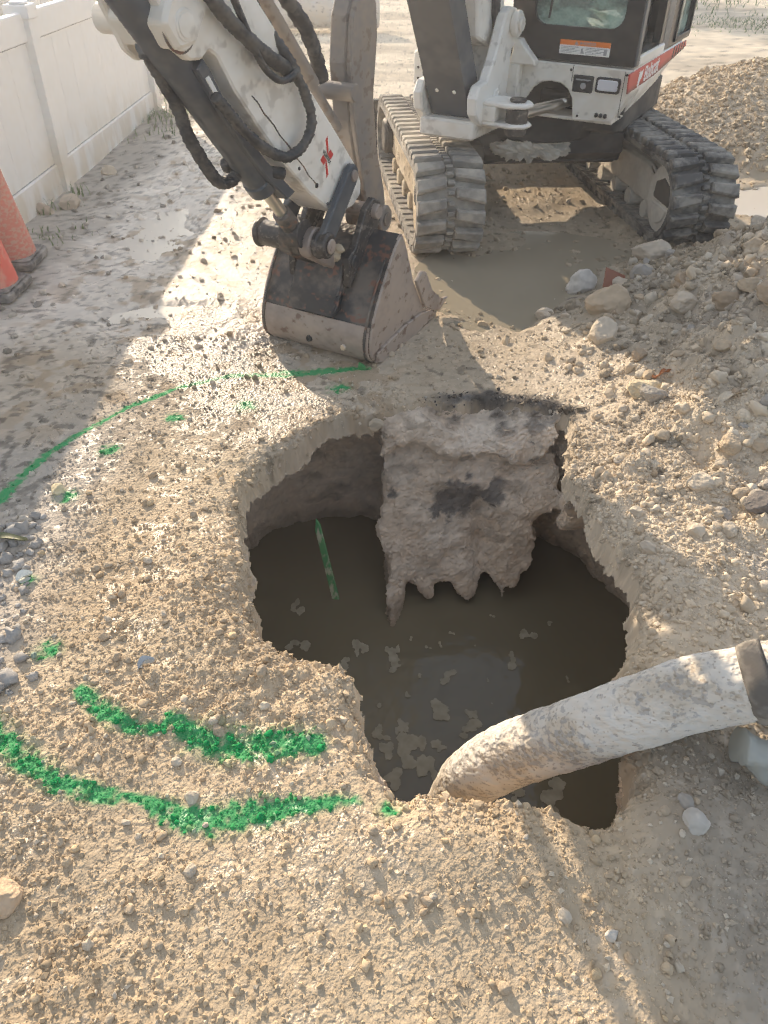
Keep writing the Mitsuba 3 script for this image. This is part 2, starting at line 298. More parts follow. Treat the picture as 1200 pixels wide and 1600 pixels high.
# ------------------------------------------------------------------ the walls of the pit, carved from a volume
WATER = -0.75
def nets(F, org, st):
    """Surface nets: the surface between F > 0 (solid) and F < 0 of a grid of samples."""
    S = F > 0; nx, ny, nzz = F.shape; acc = np.zeros((nx - 1, ny - 1, nzz - 1, 3)); cnt = np.zeros((nx - 1, ny - 1, nzz - 1))
    corner = [(i, j, k) for i in (0, 1) for j in (0, 1) for k in (0, 1)]
    sl = lambda c: tuple(slice(o, o + m - 1) for o, m in zip(c, F.shape))
    for a in corner:
        for ax in range(3):
            if a[ax]: continue
            b = list(a); b[ax] = 1; A, B = F[sl(a)], F[sl(tuple(b))]; on = (A > 0) != (B > 0)
            t = np.where(on, A / np.where(on, A - B, 1), 0)
            for d in range(3): acc[..., d] += np.where(on, a[d] + (t if d == ax else 0), 0)
            cnt += on
    cell = cnt > 0; num = np.full(cell.shape, -1); num[cell] = np.arange(cell.sum())
    base = np.stack(np.nonzero(cell), -1); v = (base + acc[cell] / cnt[cell][:, None]) * st + org; quads = []
    for ax in range(3):
        o = [x for x in range(3) if x != ax]; a = [slice(None)] * 3; b = [slice(None)] * 3
        a[ax], b[ax] = slice(0, -1), slice(1, None); A, B = S[tuple(a)], S[tuple(b)]
        e = np.stack(np.nonzero(A != B), -1); e = e[(e[:, o[0]] > 0) & (e[:, o[1]] > 0) & (e[:, o[0]] < F.shape[o[0]] - 1) & (e[:, o[1]] < F.shape[o[1]] - 1)]
        c = []
        for du, dv in ((1, 1), (0, 1), (0, 0), (1, 0)):
            k = e.copy(); k[:, o[0]] -= du; k[:, o[1]] -= dv; c.append(num[k[:, 0], k[:, 1], k[:, 2]])
        q = np.stack(c, -1); out = A[tuple(e.T)] ^ (ax == 1); q[~out] = q[~out][:, ::-1]; quads.append(q)
    return v, np.vstack(quads)
def pit():
    st = .0125; org = np.array([-1.05, .78, -.92]); gx, gy, gz = (np.arange(o, e, st) for o, e in zip(org, (1.25, 3.2, .18)))
    XX, YY = np.meshgrid(gx, gy, indexing='ij'); s2 = rimd(XX, YY); top = h_large(XX, YY) - .015
    Z = gz[None, None]; x, y, s, tp = XX[..., None], YY[..., None], s2[..., None], top[..., None]; dep = tp - Z
    cave = .40 * gauss(XX, YY, -.36, 2.56, .42, .42) + .0
    cave = (np.maximum(cave, .36 * gauss(XX, YY, -.62, 2.2, .28, .30)))[..., None] * sst(.10, .20, dep)
    ast = .03 +   .34 * sst(2.10, 2.36, YY)[..., None]
    arch = (.85 * gauss(XX, YY, .80, 2.02, .42, .40))[..., None] * sst(0, .07, dep - ast)
    right = (.10 * gauss(XX, YY, .8, 1.15, .3, .4) + .04 * gauss(XX, YY, .8, 1.6, .3, .2))[..., None] * sst(.1, .5, dep)
    near = -.10 * sst(1.9, 1.2, YY)[..., None] * sst(0, .6, dep) * sst(.35, .0, XX)[..., None]
    far = .05 * sst(2.45, 2.6, YY)[..., None] * sst(.05, .10, dep)
    cav = s + cave + arch + right + near + far
    t = np.clip(dep / .75, 0, 1)
    flute = -.016 * np.cos((x - .128) / .151 * 2 * np.pi) * sst(.35, .8, t) + .02 * np.cos(x * 2 * np.pi / .31 + 1) * sst(.1, .4, t)
    yf = 2.665 - .13 * sst(.07, .14, dep) * -1 * .25 - .47 * t + flute * -1 + .06 * sst(.16, .05, np.abs(x - .33)) * sst(.30, .42, t) * sst(.72, .6, t)
    xl = -.03 + .05 * t; xr = .72 - .10 * t + .03 * np.sin(Z * 17)
    zb = -.705 + .02 * np.sin(x * 31) - .30 * sst(.10, .06, x) + .12 * sst(.50, .66, x)
    for nx, nw, nh in ((.128, .036, .036), (.276, .033, .030), (.433, .038, .027)): zb = zb + nh * np.sqrt(np.clip(1 - ((x - nx) / nw) ** 2, 0, 1))
    yf = yf - .11 * sst(.13, .04, x) * sst(.45, 1.0, t)
    yf = yf - .055 * sst(.17, .12, t + .03 * np.sin(x * 19)) + .03 * sst(.62, .66, t + .04 * np.sin(x * 13 + 2)) * sst(.1, .2, x)
    but = np.minimum(np.minimum(y - yf, (3.0 - y)), np.minimum(np.minimum(x - xl, xr - x), (Z - zb) * .8))
    body = np.minimum(np.maximum(-cav, but), dep)
    band = np.abs(body) < .09; ii = np.nonzero(band)
    P = np.stack([gx[ii[0]], gy[ii[1]], gz[ii[2]]], -1)
    from scipy.spatial import cKDTree
    g = np.random.default_rng(8); chip = 0
    for cell, amp, crack in ((.12, .016, .013), (.045, .012, .008)):
        c3 = g.uniform([-1.1, .7, -1.0], [1.3, 3.3, .25], (int(2.4 * 2.6 * 1.25 / cell ** 3), 3)); dd, who = cKDTree(c3).query(P + .02 * np.stack([nz(P * 14, 104), nz(P * 14, 105), nz(P * 14, 106)], -1) * 2, k=2, workers=-1)
        chip = chip + amp * 2 * (g.random(len(c3))[who[:, 0]] - .5) - crack * np.exp(-(dd[:, 1] - dd[:, 0]) / (.10 * cell))
    body[band] += .050 * fb(P * 6, 2, 101) + chip + .014 * fb(P * 40, 2, 103)
    body = ndimage.gaussian_filter(body, .5)
    v, q = nets(body, org, st)
    sv = rimd(v[:, 0], v[:, 1]); hv = h_large(v[:, 0], v[:, 1]); keep = ~((sv < -.03) & (v[:, 2] > hv - .05))
    q = q[keep[q].any(1)]; used = np.zeros(len(v), bool); used[q.ravel()] = True; new = np.cumsum(used) - 1; v, q = v[used], new[q]
    v = v + np.random.default_rng(3).normal(size=v.shape) * .0022
    d = h_large(v[:, 0], v[:, 1]) - v[:, 2]
    c = np.broadcast_to(np.array([.56, .46, .36]), v.shape).copy()
    c = lerp(c, [.63, .55, .46], sst(-.1, .2, fb(v * 4, 3, 111)))
    c = lerp(c, [.52, .41, .31], .8 * sst(.0, .2, fb(v * [5, 5, 9], 3, 112)) * sst(.3, -.1, v[:, 0]))
    c = lerp(c, [.55, .47, .39], .6 * sst(2.1, 2.4, v[:, 1]) * sst(.05, -.1, v[:, 0]))
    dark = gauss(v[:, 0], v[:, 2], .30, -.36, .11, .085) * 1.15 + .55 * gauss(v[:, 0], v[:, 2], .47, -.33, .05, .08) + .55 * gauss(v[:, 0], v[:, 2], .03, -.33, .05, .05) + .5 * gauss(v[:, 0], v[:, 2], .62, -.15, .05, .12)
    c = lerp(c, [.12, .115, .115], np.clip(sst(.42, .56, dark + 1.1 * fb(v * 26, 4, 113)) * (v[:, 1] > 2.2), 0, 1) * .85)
    c = lerp(c, [.09, .08, .075], .85 * sst(.03, .0, d + .05 * fb(v * 15, 2, 114)) * sst(2.5, 2.66, v[:, 1]) * sst(.1, .25, v[:, 0]))
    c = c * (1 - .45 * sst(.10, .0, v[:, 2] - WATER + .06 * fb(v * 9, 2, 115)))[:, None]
    top_soil = sst(.05, .0, d); c = lerp(c, soil_color(v[:, 0], v[:, 1]), top_soil * (v[:, 1] < 2.5))
    c = lerp(c, [.27, .225, .18], .55 * sst(.10, .22, fb(v * [9, 9, 16], 4, 118)))
    c = c * (0.70 + .35 * meshkit.noise(v * 60, 116) + .30 * meshkit.noise(v * 16, 117))[:, None]
    return (v, q), np.clip(c, 0, .8)
p_mesh, p_col = pit()
def pit_grain(p, n, uv): return mikit.fbm(p.x * 90, p.y * 90, p.z * 90, 4)
scene['pit_earth'] = vcol(.93, pit_grain, 0.026, 1.5e-3, spec=.25)
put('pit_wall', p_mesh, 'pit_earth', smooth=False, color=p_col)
tag('pit_wall', 'pinkish limestone and earth walls of the water filled pit', kind='structure')
def ripple(p, n, uv): return mikit.fbm(p.x * 14, p.y * 14, 0.0, 4)
scene['murky_water'] = {'type': 'bumpmap', 'arbitrary': mikit.proc(ripple, 2e-3), 'scale': .004, 'bsdf': {'type': 'principled', 'base_color': {'type': 'rgb', 'value': [.135, .116, .076]}, 'roughness': .07, 'specular': .5}}
def patch(poly, z, n=1):
    v2, f2 = trimesh.creation.triangulate_polygon(Polygon(poly), engine='earcut')
    m = trimesh.Trimesh(np.c_[v2, np.full(len(v2), z)], f2, process=False)
    if m.face_normals[:, 2].mean() < 0: m.invert()
    return m
put('pit_water', patch(rect(-1.3, 1.5, .6, 3.4), WATER), 'murky_water')
tag('pit_water', 'murky brown water standing in the pit', kind='structure')
def blob(cx, cy, rx, ry, seed, n=40, amp=.35, freq=2.2, oc=3):
    t = np.arange(n) * 2 * np.pi / n; u = np.stack([np.cos(t), np.sin(t), np.full(n, seed * 1.7)], -1)
    r = 1 + amp * 2 * fb(u * freq, oc, int(seed) % 97)
    return np.c_[cx + rx * r * np.cos(t), cy + ry * r * np.sin(t)]
scene['puddle_water'] = {'type': 'bumpmap', 'arbitrary': mikit.proc(ripple, 2e-3), 'scale': .0015, 'bsdf': {'type': 'principled', 'base_color': {'type': 'rgb', 'value': [.54, .50, .44]}, 'roughness': .24, 'specular': .5}}
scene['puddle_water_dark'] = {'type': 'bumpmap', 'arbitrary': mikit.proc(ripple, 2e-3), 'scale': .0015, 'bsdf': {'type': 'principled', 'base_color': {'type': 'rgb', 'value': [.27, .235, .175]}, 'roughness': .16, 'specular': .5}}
# ------------------------------------------------------------------ paints, metals, rubber
def rgb(*c): return {'type': 'rgb', 'value': list(c)}
def worn(name, base, dust, amount, rough, metal=0.0, freq=9.0, spots=None, spot_amt=0.0, bump=0.0, spec=.5, streak=1.0):
    """A paint or metal with dust and worn spots in patches."""
    def col(p, n, uv):
        a = mikit.fbm(p.x * freq, p.y * freq, p.z * freq * streak, 4); b = mikit.fbm(p.x * freq * 6 + 9, p.y * freq * 6, p.z * freq * 6, 3)
        c = mikit.mix(base, dust, amount * mikit.smoothstep(.35, .68, a * .75 + b * .25))
        if spots is not None: c = mikit.mix(c, spots, spot_amt * mikit.smoothstep(.56, .66, .5 * mikit.fbm(p.x * freq * 2.3 + 3, p.y * freq * 2.3, p.z * freq * 2.3, 4) + .5 * b))
        return c
    m = {'type': 'principled', 'base_color': mikit.proc(col), 'roughness': rough, 'metallic': metal, 'specular': spec}
    if bump: m = {'type': 'bumpmap', 'arbitrary': mikit.proc(lambda p, n, uv: mikit.fbm(p.x * 60, p.y * 60, p.z * 60, 3), 1.5e-3), 'scale': bump, 'bsdf': m}
    scene[name] = {'type': 'twosided', 'bsdf': m}
worn('white_paint', (.74, .72, .67), (.54, .47, .37), .5, .38, freq=4, spots=(.16, .14, .12), spot_amt=.28, streak=.6)
worn('dark_steel', (.045, .044, .046), (.20, .165, .135), .75, .45, freq=9, spots=(.20, .085, .05), spot_amt=.7, bump=.005)
worn('scuffed_steel', (.40, .335, .285), (.24, .20, .18), .8, .42, metal=.2, freq=6, spots=(.13, .075, .05), spot_amt=.6, streak=.18, bump=.003)
worn('grease_steel', (.045, .042, .042), (.12, .10, .085), .6, .35, freq=14, spots=(.30, .27, .23), spot_amt=.3, bump=.004)
worn('thumb_steel', (.20, .185, .175), (.30, .24, .185), .8, .5, metal=.2, freq=6, spots=(.12, .09, .07), spot_amt=.5, streak=.4, bump=.003)
worn('charcoal_paint', (.062, .072, .086), (.16, .155, .145), .4, .38, freq=5)
worn('cab_black', (.022, .021, .022), (.12, .10, .08), .22, .32, freq=4)
worn('dusty_rubber', (.20, .19, .175), (.43, .395, .335), .85, .85, freq=6, bump=.003)
worn('muddy_rubber', (.085, .082, .08), (.40, .37, .32), .75, .7, freq=7, bump=.004)
worn('dried_mud', (.50, .41, .29), (.60, .53, .41), .8, .92, freq=8, spots=(.20, .15, .10), spot_amt=.5, bump=.012)
worn('pale_mud', (.58, .54, .47), (.44, .40, .35), .7, .9, freq=9, bump=.01)
worn('black_hose', (.028, .03, .035), (.17, .155, .135), .45, .5, freq=16, bump=.003)
worn('under_black', (.028, .028, .030), (.16, .14, .115), .4, .6, freq=5, bump=.003)
scene['chrome'] = {'type': 'twosided', 'bsdf': {'type': 'principled', 'base_color': rgb(.62, .58, .52), 'roughness': .22, 'metallic': .9}}
for k, c, r in (('red_print', (.52, .045, .04), .4), ('orange_print', (.72, .19, .03), .4), ('white_print', (.72, .71, .68), .4), ('grey_print', (.30, .30, .31), .5), ('black_print', (.03, .03, .03), .4), ('black_plastic', (.02, .02, .022), .4), ('lens', (.62, .62, .66), .15), ('seat_cloth', (.07, .07, .075), .8), ('paper', (.62, .68, .62), .7)):
    scene[k] = {'type': 'twosided', 'bsdf': {'type': 'principled', 'base_color': rgb(*c), 'roughness': r}}
def red_fade(p, n, uv): return mikit.mix((.10, .055, .05), (.50, .060, .045), mikit.smoothstep(.775, .83, p.z - .05 * mikit.smoothstep(4.8, 6.0, .471 * p.x + .882 * p.y)))
scene['red_band'] = {'type': 'twosided', 'bsdf': {'type': 'principled', 'base_color': mikit.proc(red_fade), 'roughness': .35}}
def dirt_on_glass(p, n, uv): return .10 + .40 * mikit.smoothstep(.40, .72, mikit.fbm(p.x * 11, p.y * 11, p.z * 11, 4)) + .12 * mikit.noise(p.x * 130, p.y * 130, p.z * 130)
scene['dusty_glass'] = {'type': 'blendbsdf', 'weight': mikit.proc(dirt_on_glass), 'a': {'type': 'thindielectric'}, 'b': {'type': 'twosided', 'bsdf': {'type': 'principled', 'base_color': rgb(.34, .47, .42), 'roughness': .6}}}

# ------------------------------------------------------------------ the excavator: frames of its house (u right, v rearwards, z up) and of its tracks
YAW = math.radians(28.1)
W = np.array([math.cos(YAW), -math.sin(YAW), 0]); D = np.array([math.sin(YAW), math.cos(YAW), 0]); ZUP = np.array([0, 0, 1.0]); O = -1.7423 * W
def pt(u, v, z): return O + np.asarray(u)[..., None] * W + np.asarray(v)[..., None] * D + np.asarray(z, float)[..., None] * ZUP
def P(*l): return np.array([pt(*a) for a in l])
SIDE, FRONT, PLAN = basis(O, D, ZUP, W), basis(O, W, ZUP, -D), basis(O, W, D, ZUP)
def side(vz, u0, u1, bev=.004, r=0, holes=()): return moved(prism(vz, u0, u1, bev, r, holes), SIDE)
def front(uz, v0, v1, bev=.004, r=0, holes=()): return moved(prism(uz, -v1, -v0, bev, r, holes), FRONT)
def plan(uv, z0, z1, bev=.004, r=0, holes=()): return moved(prism(uv, z0, z1, bev, r, holes), PLAN)
def pin(v, z, u0, u1, r, n=24, bev=.004, inner=0): return cyl(pt(u0, v, z), pt(u1, v, z), r, bev, n, inner=inner)
def bar(p0, p1, w, t, bev=.004):
    """A straight plate from p0 to p1 in the house frame, w across the u direction and t deep."""
    a, b = pt(*p0), pt(*p1); d = (b - a) / np.linalg.norm(b - a); e = np.cross(W, d); e /= np.linalg.norm(e)
    return moved(prism(rect(-t / 2, t / 2, -w / 2, w / 2), 0, np.linalg.norm(b - a), bev), basis(a, e, np.cross(d, e), d))
def ring_hole(pts, r=.03): return np.array(Polygon(pts).buffer(-r).buffer(r, quad_segs=5).exterior.coords)[:-1]
EX = thing('excavator', 'white and black tracked mini excavator with its muddy bucket lowered beside the pit', 'excavator')
def ex(part, mesh, bsdf, smooth=30, **k): return put(f'{EX}__{part}', mesh, bsdf, smooth, **k)

# --- tracks
TA = math.radians(7.0); A = np.array([math.sin(TA), -math.cos(TA), 0]); Lr = np.array([math.cos(TA), math.sin(TA), 0]); TR0 = np.array([.141, 4.317, 0]) - A * .125
TW, TL, TR = .370, 1.60, .235
def tmat(l): return basis(TR0 + Lr * l, -A, ZUP, Lr * 1.0) if np.linalg.det(np.c_[-A, ZUP, Lr]) > 0 else basis(TR0 + Lr * l, A, ZUP, Lr)
def loop_path(s):
    """Point (back, z), tangent and outward normal at s metres along the track loop."""
    per = 2 * TL + 2 * np.pi * TR; s = s % per
    if s < TL: return np.array([s, .01 + 2 * TR]), np.array([1, 0.]), np.array([0, 1.])
    s -= TL
    if s < np.pi * TR: a = np.pi / 2 - s / TR; return np.array([TL + TR * np.cos(a), .01 + TR + TR * np.sin(a)]), np.array([np.sin(a), -np.cos(a)]), np.array([np.cos(a), np.sin(a)])
    s -= np.pi * TR
    if s < TL: return np.array([TL - s, .01]), np.array([-1, 0.]), np.array([0, -1.])
    a = -np.pi / 2 - (s - TL) / TR
    return np.array([TR * np.cos(a), .01 + TR + TR * np.sin(a)]), np.array([np.sin(a), -np.cos(a)]), np.array([np.cos(a), np.sin(a)])
PER = 2 * TL + 2 * np.pi * TR
def track(l, mat, mudmat):
    MT = tmat(l)
    out = np.array([loop_path(s)[0] for s in np.linspace(0, PER, 140, endpoint=False)])
    nrm = np.array([loop_path(s)[2] for s in np.linspace(0, PER, 140, endpoint=False)])
    o, i = out + nrm * -.022, out - nrm * .050
    rings = [np.c_[o, np.full(140, .0)], np.c_[o, np.full(140, TW)], np.c_[i, np.full(140, TW)], np.c_[i, np.full(140, 0.)]]
    v = np.vstack(rings); k = np.arange(140); j = (k + 1) % 140; f = []
    for a in range(4):
        b = (a + 1) % 4; f += [np.c_[a * 140 + k, a * 140 + j, b * 140 + j], np.c_[a * 140 + k, b * 140 + j, b * 140 + k]]
    belt = trimesh.Trimesh(v, np.vstack(f), process=False)
    if belt.volume < 0: belt.invert()
    tk = ex('track', moved(belt, MT), mat, 40)
    N = 44; pitch = PER / N
    def lug(x0, x1, w0, w1, skew):   # a bar across half the belt, wider at its outer end
        p = np.array([(x0, -w0 - .006), (x1, -w1 + skew), (x1, w1 + skew), (x0, w0)])
        return prism(p if x1 > x0 else p[::-1], -.024, .024, .009)
    lugs = [mikit.ply(lug(.0, .158, .033, .026, .020), mat, smooth=False), mikit.ply(lug(TW, TW - .158, .033, .026, .020), mat, smooth=False)]
    mid = mikit.ply(prism(rect(.166, .204, -.012, .012), -.026, .010, .004), mat, smooth=False)
    teeth = mikit.ply(prism(rect(.155, .215, -.014, .014), -.085, -.05, .004), mat, smooth=False)
    for kk in range(N):
        for half in (0, 1):
            c, t, n_ = loop_path((kk + .5 * half) * pitch)
            m = MT @ basis(np.r_[c, 0], [0, 0, 1.0], np.r_[t, 0], np.r_[n_, 0])
            if np.linalg.det(m[:3, :3]) < 0: m = MT @ basis(np.r_[c, 0], [0, 0, 1.0], -np.r_[t, 0], np.r_[n_, 0])
            key = uniq(tk + '__lug'); scene[key] = {**lugs[half], 'to_world': T(m)}
    key = tk + '__guide_blocks'; ms = []
    pm, ptth = prism(rect(.166, .204, -.012, .012), -.026, .010, .004), prism(rect(.155, .215, -.014, .014), -.085, -.05, .004)
    for kk in range(2 * N):
        c, t, n_ = loop_path(kk * pitch / 2 + .02); m = basis(np.r_[c, 0], [0, 0, 1.0], np.r_[t, 0], np.r_[n_, 0])
        if np.linalg.det(m[:3, :3]) < 0: m[:3, 1] *= -1
        ms.append(moved(pm, MT @ m))
        if kk % 2 == 0: ms.append(moved(ptth, MT @ m))
    # thin cross ribs on the inside of the belt
    for kk in range(N):
        c, t, n_ = loop_path(kk * pitch); m = basis(np.r_[c, 0], [0, 0, 1.0], np.r_[t, 0], np.r_[n_, 0])
        if np.linalg.det(m[:3, :3]) < 0: m[:3, 1] *= -1
        for x in (.01, .225): ms.append(moved(prism(rect(x, x + .135, -.018, .018), -.058, -.048, .003), MT @ m))
    put(key, cat(*ms), mat, False); labels[key] = {'kind': 'stuff'}
    # track frame, rollers, idler and sprocket
    loc = lambda m: moved(m, MT)
    z0 = .01 + TR
    fr = loc(prism([(.16, z0 - .10), (TL - .10, z0 - .10), (TL - .06, z0 - .03), (TL - .10, z0 + .085), (.30, z0 + .105), (.18, z0 + .06)], .085, TW - .085, .012, .02))
    mud = fr.subdivide_to_size(.035); mv = mud.vertices; mud.vertices = mv + mud.vertex_normals * (.030 * np.maximum(0, fb(mv * 9, 3, int(l * 10) + 120) + .28))[:, None]
    put(f'{tk}__frame', mud, mudmat, True)
    for q in range(5):
        x = .27 + q * .265
        for a, b in ((.06, .15), (TW - .15, TW - .06)): put(f'{tk}__roller', cat(loc(cyl([x, .105, a], [x, .105, b], .052, .006, 20))), mudmat, 30)
    idl = [cyl([0, z0, .035], [0, z0, .075], .192, .012, 48), cyl([0, z0, TW - .075], [0, z0, TW - .035], .192, .012, 48), cyl([0, z0, .07], [0, z0, TW - .07], .15, .01, 32)]
    iw = put(f'{tk}__idler_wheel', loc(cat(*idl)), mudmat, 30)
    for a, b in ((.028, .038), (TW - .038, TW - .028)):
        put(iw + '__opening', loc(prism([(.10, z0 - .01), (.09, z0 + .075), (.0, z0 + .115), (-.09, z0 + .085), (-.125, z0 + .01), (-.12, z0 - .015)], a, b, .002, .01)), 'under_black', 30)
        put(iw + '__plate', loc(prism([(.11, z0 - .03), (-.115, z0 - .03), (-.075, z0 - .105), (.0, z0 - .14), (.045, z0 - .135)], a - .004, b + .004, .006, .012)), mudmat, 30)
    put(f'{tk}__sprocket', loc(cat(cyl([TL, z0, .12], [TL, z0, TW - .12], .165, .01, 32), cyl([TL, z0, .02], [TL, z0, .13], .12, .02, 28))), 'under_black', 30)
    return tk
tk_l = track(0.0, 'dusty_rubber', 'dried_mud'); tk_r = track(1.425, 'muddy_rubber', 'pale_mud')
labels[tk_l] = {'label': 'pale dusty track nearer the bucket'}; labels[tk_r] = {'label': 'dark muddy track beside the puddle'}
def car(l0, l1, b0, b1, z0, z1, bev=.01): return moved(prism(rect(b0, b1, z0, z1), l0, l1, bev), tmat(0))
put(f'{EX}__undercarriage', cat(car(.36, 1.42, .62, 1.15, .30, .50), moved(prism([(.56, .36), (.66, .28), (.9, .26), (1.2, .34), (1.1, .47), (.58, .47)], .37, 1.41, .012), tmat(0)),
    car(.38, .50, .44, .62, .30, .44), cyl(TR0 + Lr * .89 - A * .79 + ZUP * .45, TR0 + Lr * .89 - A * .79 + ZUP * .60, .36, .01, 48)), 'under_black', 30)
put(f'{EX}__dozer_blade', cat(moved(prism([(1.96, .03), (2.02, .03), (2.06, .20), (2.04, .40), (1.98, .40), (2.0, .20)], -.02, 1.80, .006), tmat(0)), car(.45, .55, 1.2, 2.0, .18, .27), car(1.23, 1.33, 1.2, 2.0, .18, .27)), 'under_black', 30)
lump = trimesh.creation.icosphere(subdivisions=6); lv0 = lump.vertices
lv = lv0 * [.24, .08, .06]; lv = lv + lv0 * [1, 1, 1.2] * (.085 * fb(lv0 * [5, 2, 2], 2, 131) + .040 * fb(lv0 * [11, 5, 5], 2, 132) + .012 * fb(lv0 * [26, 10, 10], 1, 133))[:, None]
ex('caked_mud', trimesh.Trimesh((lv[:, :1] * Lr + lv[:, 1:2] * -A + lv[:, 2:] * ZUP) + TR0 + Lr * .80 - A * .53 + ZUP * .40, lump.faces, process=False), 'pale_mud', True)
labels[f'{EX}__caked_mud'] = {'label': 'pale lump of mud lying on the undercarriage between the tracks'}

# --- house
def loft(secs):
    n = len(secs[0][1]); v = np.vstack([[pt(u, s[0], z) for u, z in s[1]] for s in secs]); i = np.arange(n); j = (i + 1) % n; f = []
    for k in range(len(secs) - 1): f += [np.c_[k * n + i, k * n + j, (k + 1) * n + j], np.c_[k * n + i, (k + 1) * n + j, (k + 1) * n + i]]
    _, cf = trimesh.creation.triangulate_polygon(Polygon(secs[0][1]), engine='earcut'); f += [cf, cf[:, ::-1] + (len(secs) - 1) * n]
    m = trimesh.Trimesh(v, np.vstack(f), process=False); trimesh.repair.fix_normals(m); return m
def sec(ur, ul, zb, zt=.90, c=.06): return [(ul, zb + .02), (ur - .08, zb), (ur - .06, zb + .012), (ur - .012, zb + .105), (ur, zb + .135), (ur, zt - .01), (ur - .01, zt), (ul, zt)]
ex('body', cat(loft([(4.90, sec(.69, -.42, .632)), (5.25, sec(.695, -.50, .66)), (5.6, sec(.695, -.72, .70)), (5.9, sec(.69, -.74, .75)), (6.08, sec(.645, -.70, .775)), (6.17, sec(.55, -.6, .78))]),
    front([(.60, .633), (.615, .637), (.676, .75), (.690, .78), (.690, .895), (.665, .895), (.665, .785), (.652, .755), (.60, .66)], 4.70, 4.90, .002),
    plan(rect(.05, .62, 4.70, 4.95), .618, .636, .003), plan(rect(-.05, .68, 4.72, 4.9), .885, .902, .002),
    plan(rect(-.42, .05, 4.74, 5.0), .60, .66, .006), loft([(5.0, sec(.0, -.74, .70, 1.1)), (6.1, sec(.0, -.72, .74, 1.1))]) ), 'white_paint', 25)
panel = [(-.03, .900), (.684, .894), (.690, .86), (.690, .80), (.674, .745), (.632, .655), (.614, .636), (.40, .624), (.397, .66), (.386, .73), (.355, .775), (.31, .800), (.25, .806), (.20, .797), (.155, .765), (.11, .70), (.075, .625), (-.03, .62)]
ex('front_panel', front(panel, 4.672, 4.70, .006), 'white_paint', 20)
ex('sun_block', plan(rect(-.62, .60, 5.02, 6.02), .50, .70, .02, .05), 'under_black', 30)  # unseen dark box added under the house to block the sun
ex('engine_bay', cat(front(rect(-.05, .64, .64, .88), 4.875, 4.885, .002), front(rect(-.42, .04, .66, 1.06), 4.97, 4.99, .002), pin(4.86, .70, .15, .36, .035)), 'under_black', 30)
sb = ex('side_housing', cat(front([(-.765, .66), (-.735, .625), (-.50, .590), (-.44, .60), (-.44, .85), (-.735, .858), (-.765, .83)], 4.99, 5.30, .014)), 'white_paint', 25)
labels[sb] = {'label': 'white side housing with a dark louvred vent'}
put(f'{sb}__vent', cat(front(rect(-.69, -.46, .655, .775), 4.978, 4.992, .004, .012), *[front(rect(-.685, -.465, .665 + .027 * q, .676 + .027 * q), 4.968, 4.982, .003) for q in range(4)]), 'black_plastic', 30)
for z in (.69, .75): put(f'{sb}__bolt', pin(5, z, -.73, -.728, .006, 10, .001) if False else cyl(pt(-.725, 4.995, z), pt(-.725, 4.982, z), .007, .002, 12), 'black_plastic', 30)
hl = ex('headlight', front(rect(.507, .641, .776, .851), 4.660, 4.676, .005, .014), 'black_plastic', 30)
put(hl + '__lens', front(rect(.519, .629, .787, .840), 4.655, 4.668, .004, .010), 'lens', 30)
sw = ex('switch_plate', front(rect(.380, .492, .768, .850), 4.664, 4.676, .003, .006), 'black_plastic', 30)
put(sw + '__knob', cat(cyl(pt(.44, 4.664, .80), pt(.44, 4.658, .80), .016, .002, 16), front(rect(.395, .477, .825, .832), 4.661, 4.666, .001)), 'grey_print', 30)
for u, z in ((.535, .668), (.560, .667), (.585, .667)): ex('grease_nipple', cyl(pt(u, 4.675, z), pt(u + .004, 4.655, z - .004), .010, .003, 14), 'black_plastic', 30)
ex('lever', cat(sweep(P((.16, 4.74, .66), (.25, 4.70, .69), (.335, 4.69, .715)), .012, 10), sweep(P((.16, 4.75, .645), (.25, 4.715, .665), (.335, 4.70, .695)), .012, 10), cyl(pt(.325, 4.70, .69), pt(.345, 4.69, .72), .014, .004, 12)), 'white_paint', 30)
rb = ex('side_band', side([(4.60, .885), (4.625, .79), (5.2, .80), (5.7, .83), (6.02, .858), (6.0, .893), (5.3, .893)], .688, .6965, .002), 'red_band', 20)
labels[rb] = {'label': 'red decal band with white lettering on the side'}
def decal_side(m, v0, z0, u, sx=1.0, sy=1.0, slope=0.0):
    """Lettering on the right-hand side: reads from the front of the machine to its rear."""
    d = D + ZUP * slope; mm = np.eye(4); mm[:3, 0] = d * sx; mm[:3, 1] = ZUP * sy; mm[:3, 2] = W; mm[:3, 3] = pt(u, v0, z0); return moved(m, mm)
put(rb + '__lettering', decal_side(meshkit.text_mesh('Bobcat', .070, .002, True), 4.93, .808, .6968, 1.05, 1, .03), 'white_print', False)
put(rb + '__emblem', decal_side(prism([(0, .0), (.02, -.012), (.045, .02), (.075, .03), (.085, .068), (.07, .055), (.05, .066), (.03, .055), (.012, .07), (.006, .04)], 0, .002, 0), 4.80, .806, .6968, 1.1), 'white_print', False)
for q in range(5): put(rb + '__stripe', side([(5.62 + .075 * q, .832 + .004 * q), (5.645 + .075 * q, .832 + .004 * q), (5.66 + .075 * q, .893), (5.635 + .075 * q, .893)], .6966, .6985, .0005), 'black_print', False)
st = ex('warning_sticker', front(rect(.277, .552, .942, 1.006), 4.6705, 4.6745, .001), 'white_print', False)
put(st + '__header', front(rect(.277, .552, .984, 1.008), 4.6695, 4.6725, .0005), 'orange_print', False)
def decal_front(m, u0, z0, v, s=1.0): return moved(m, basis(pt(u0, v, z0), W * s, ZUP * s, -D))
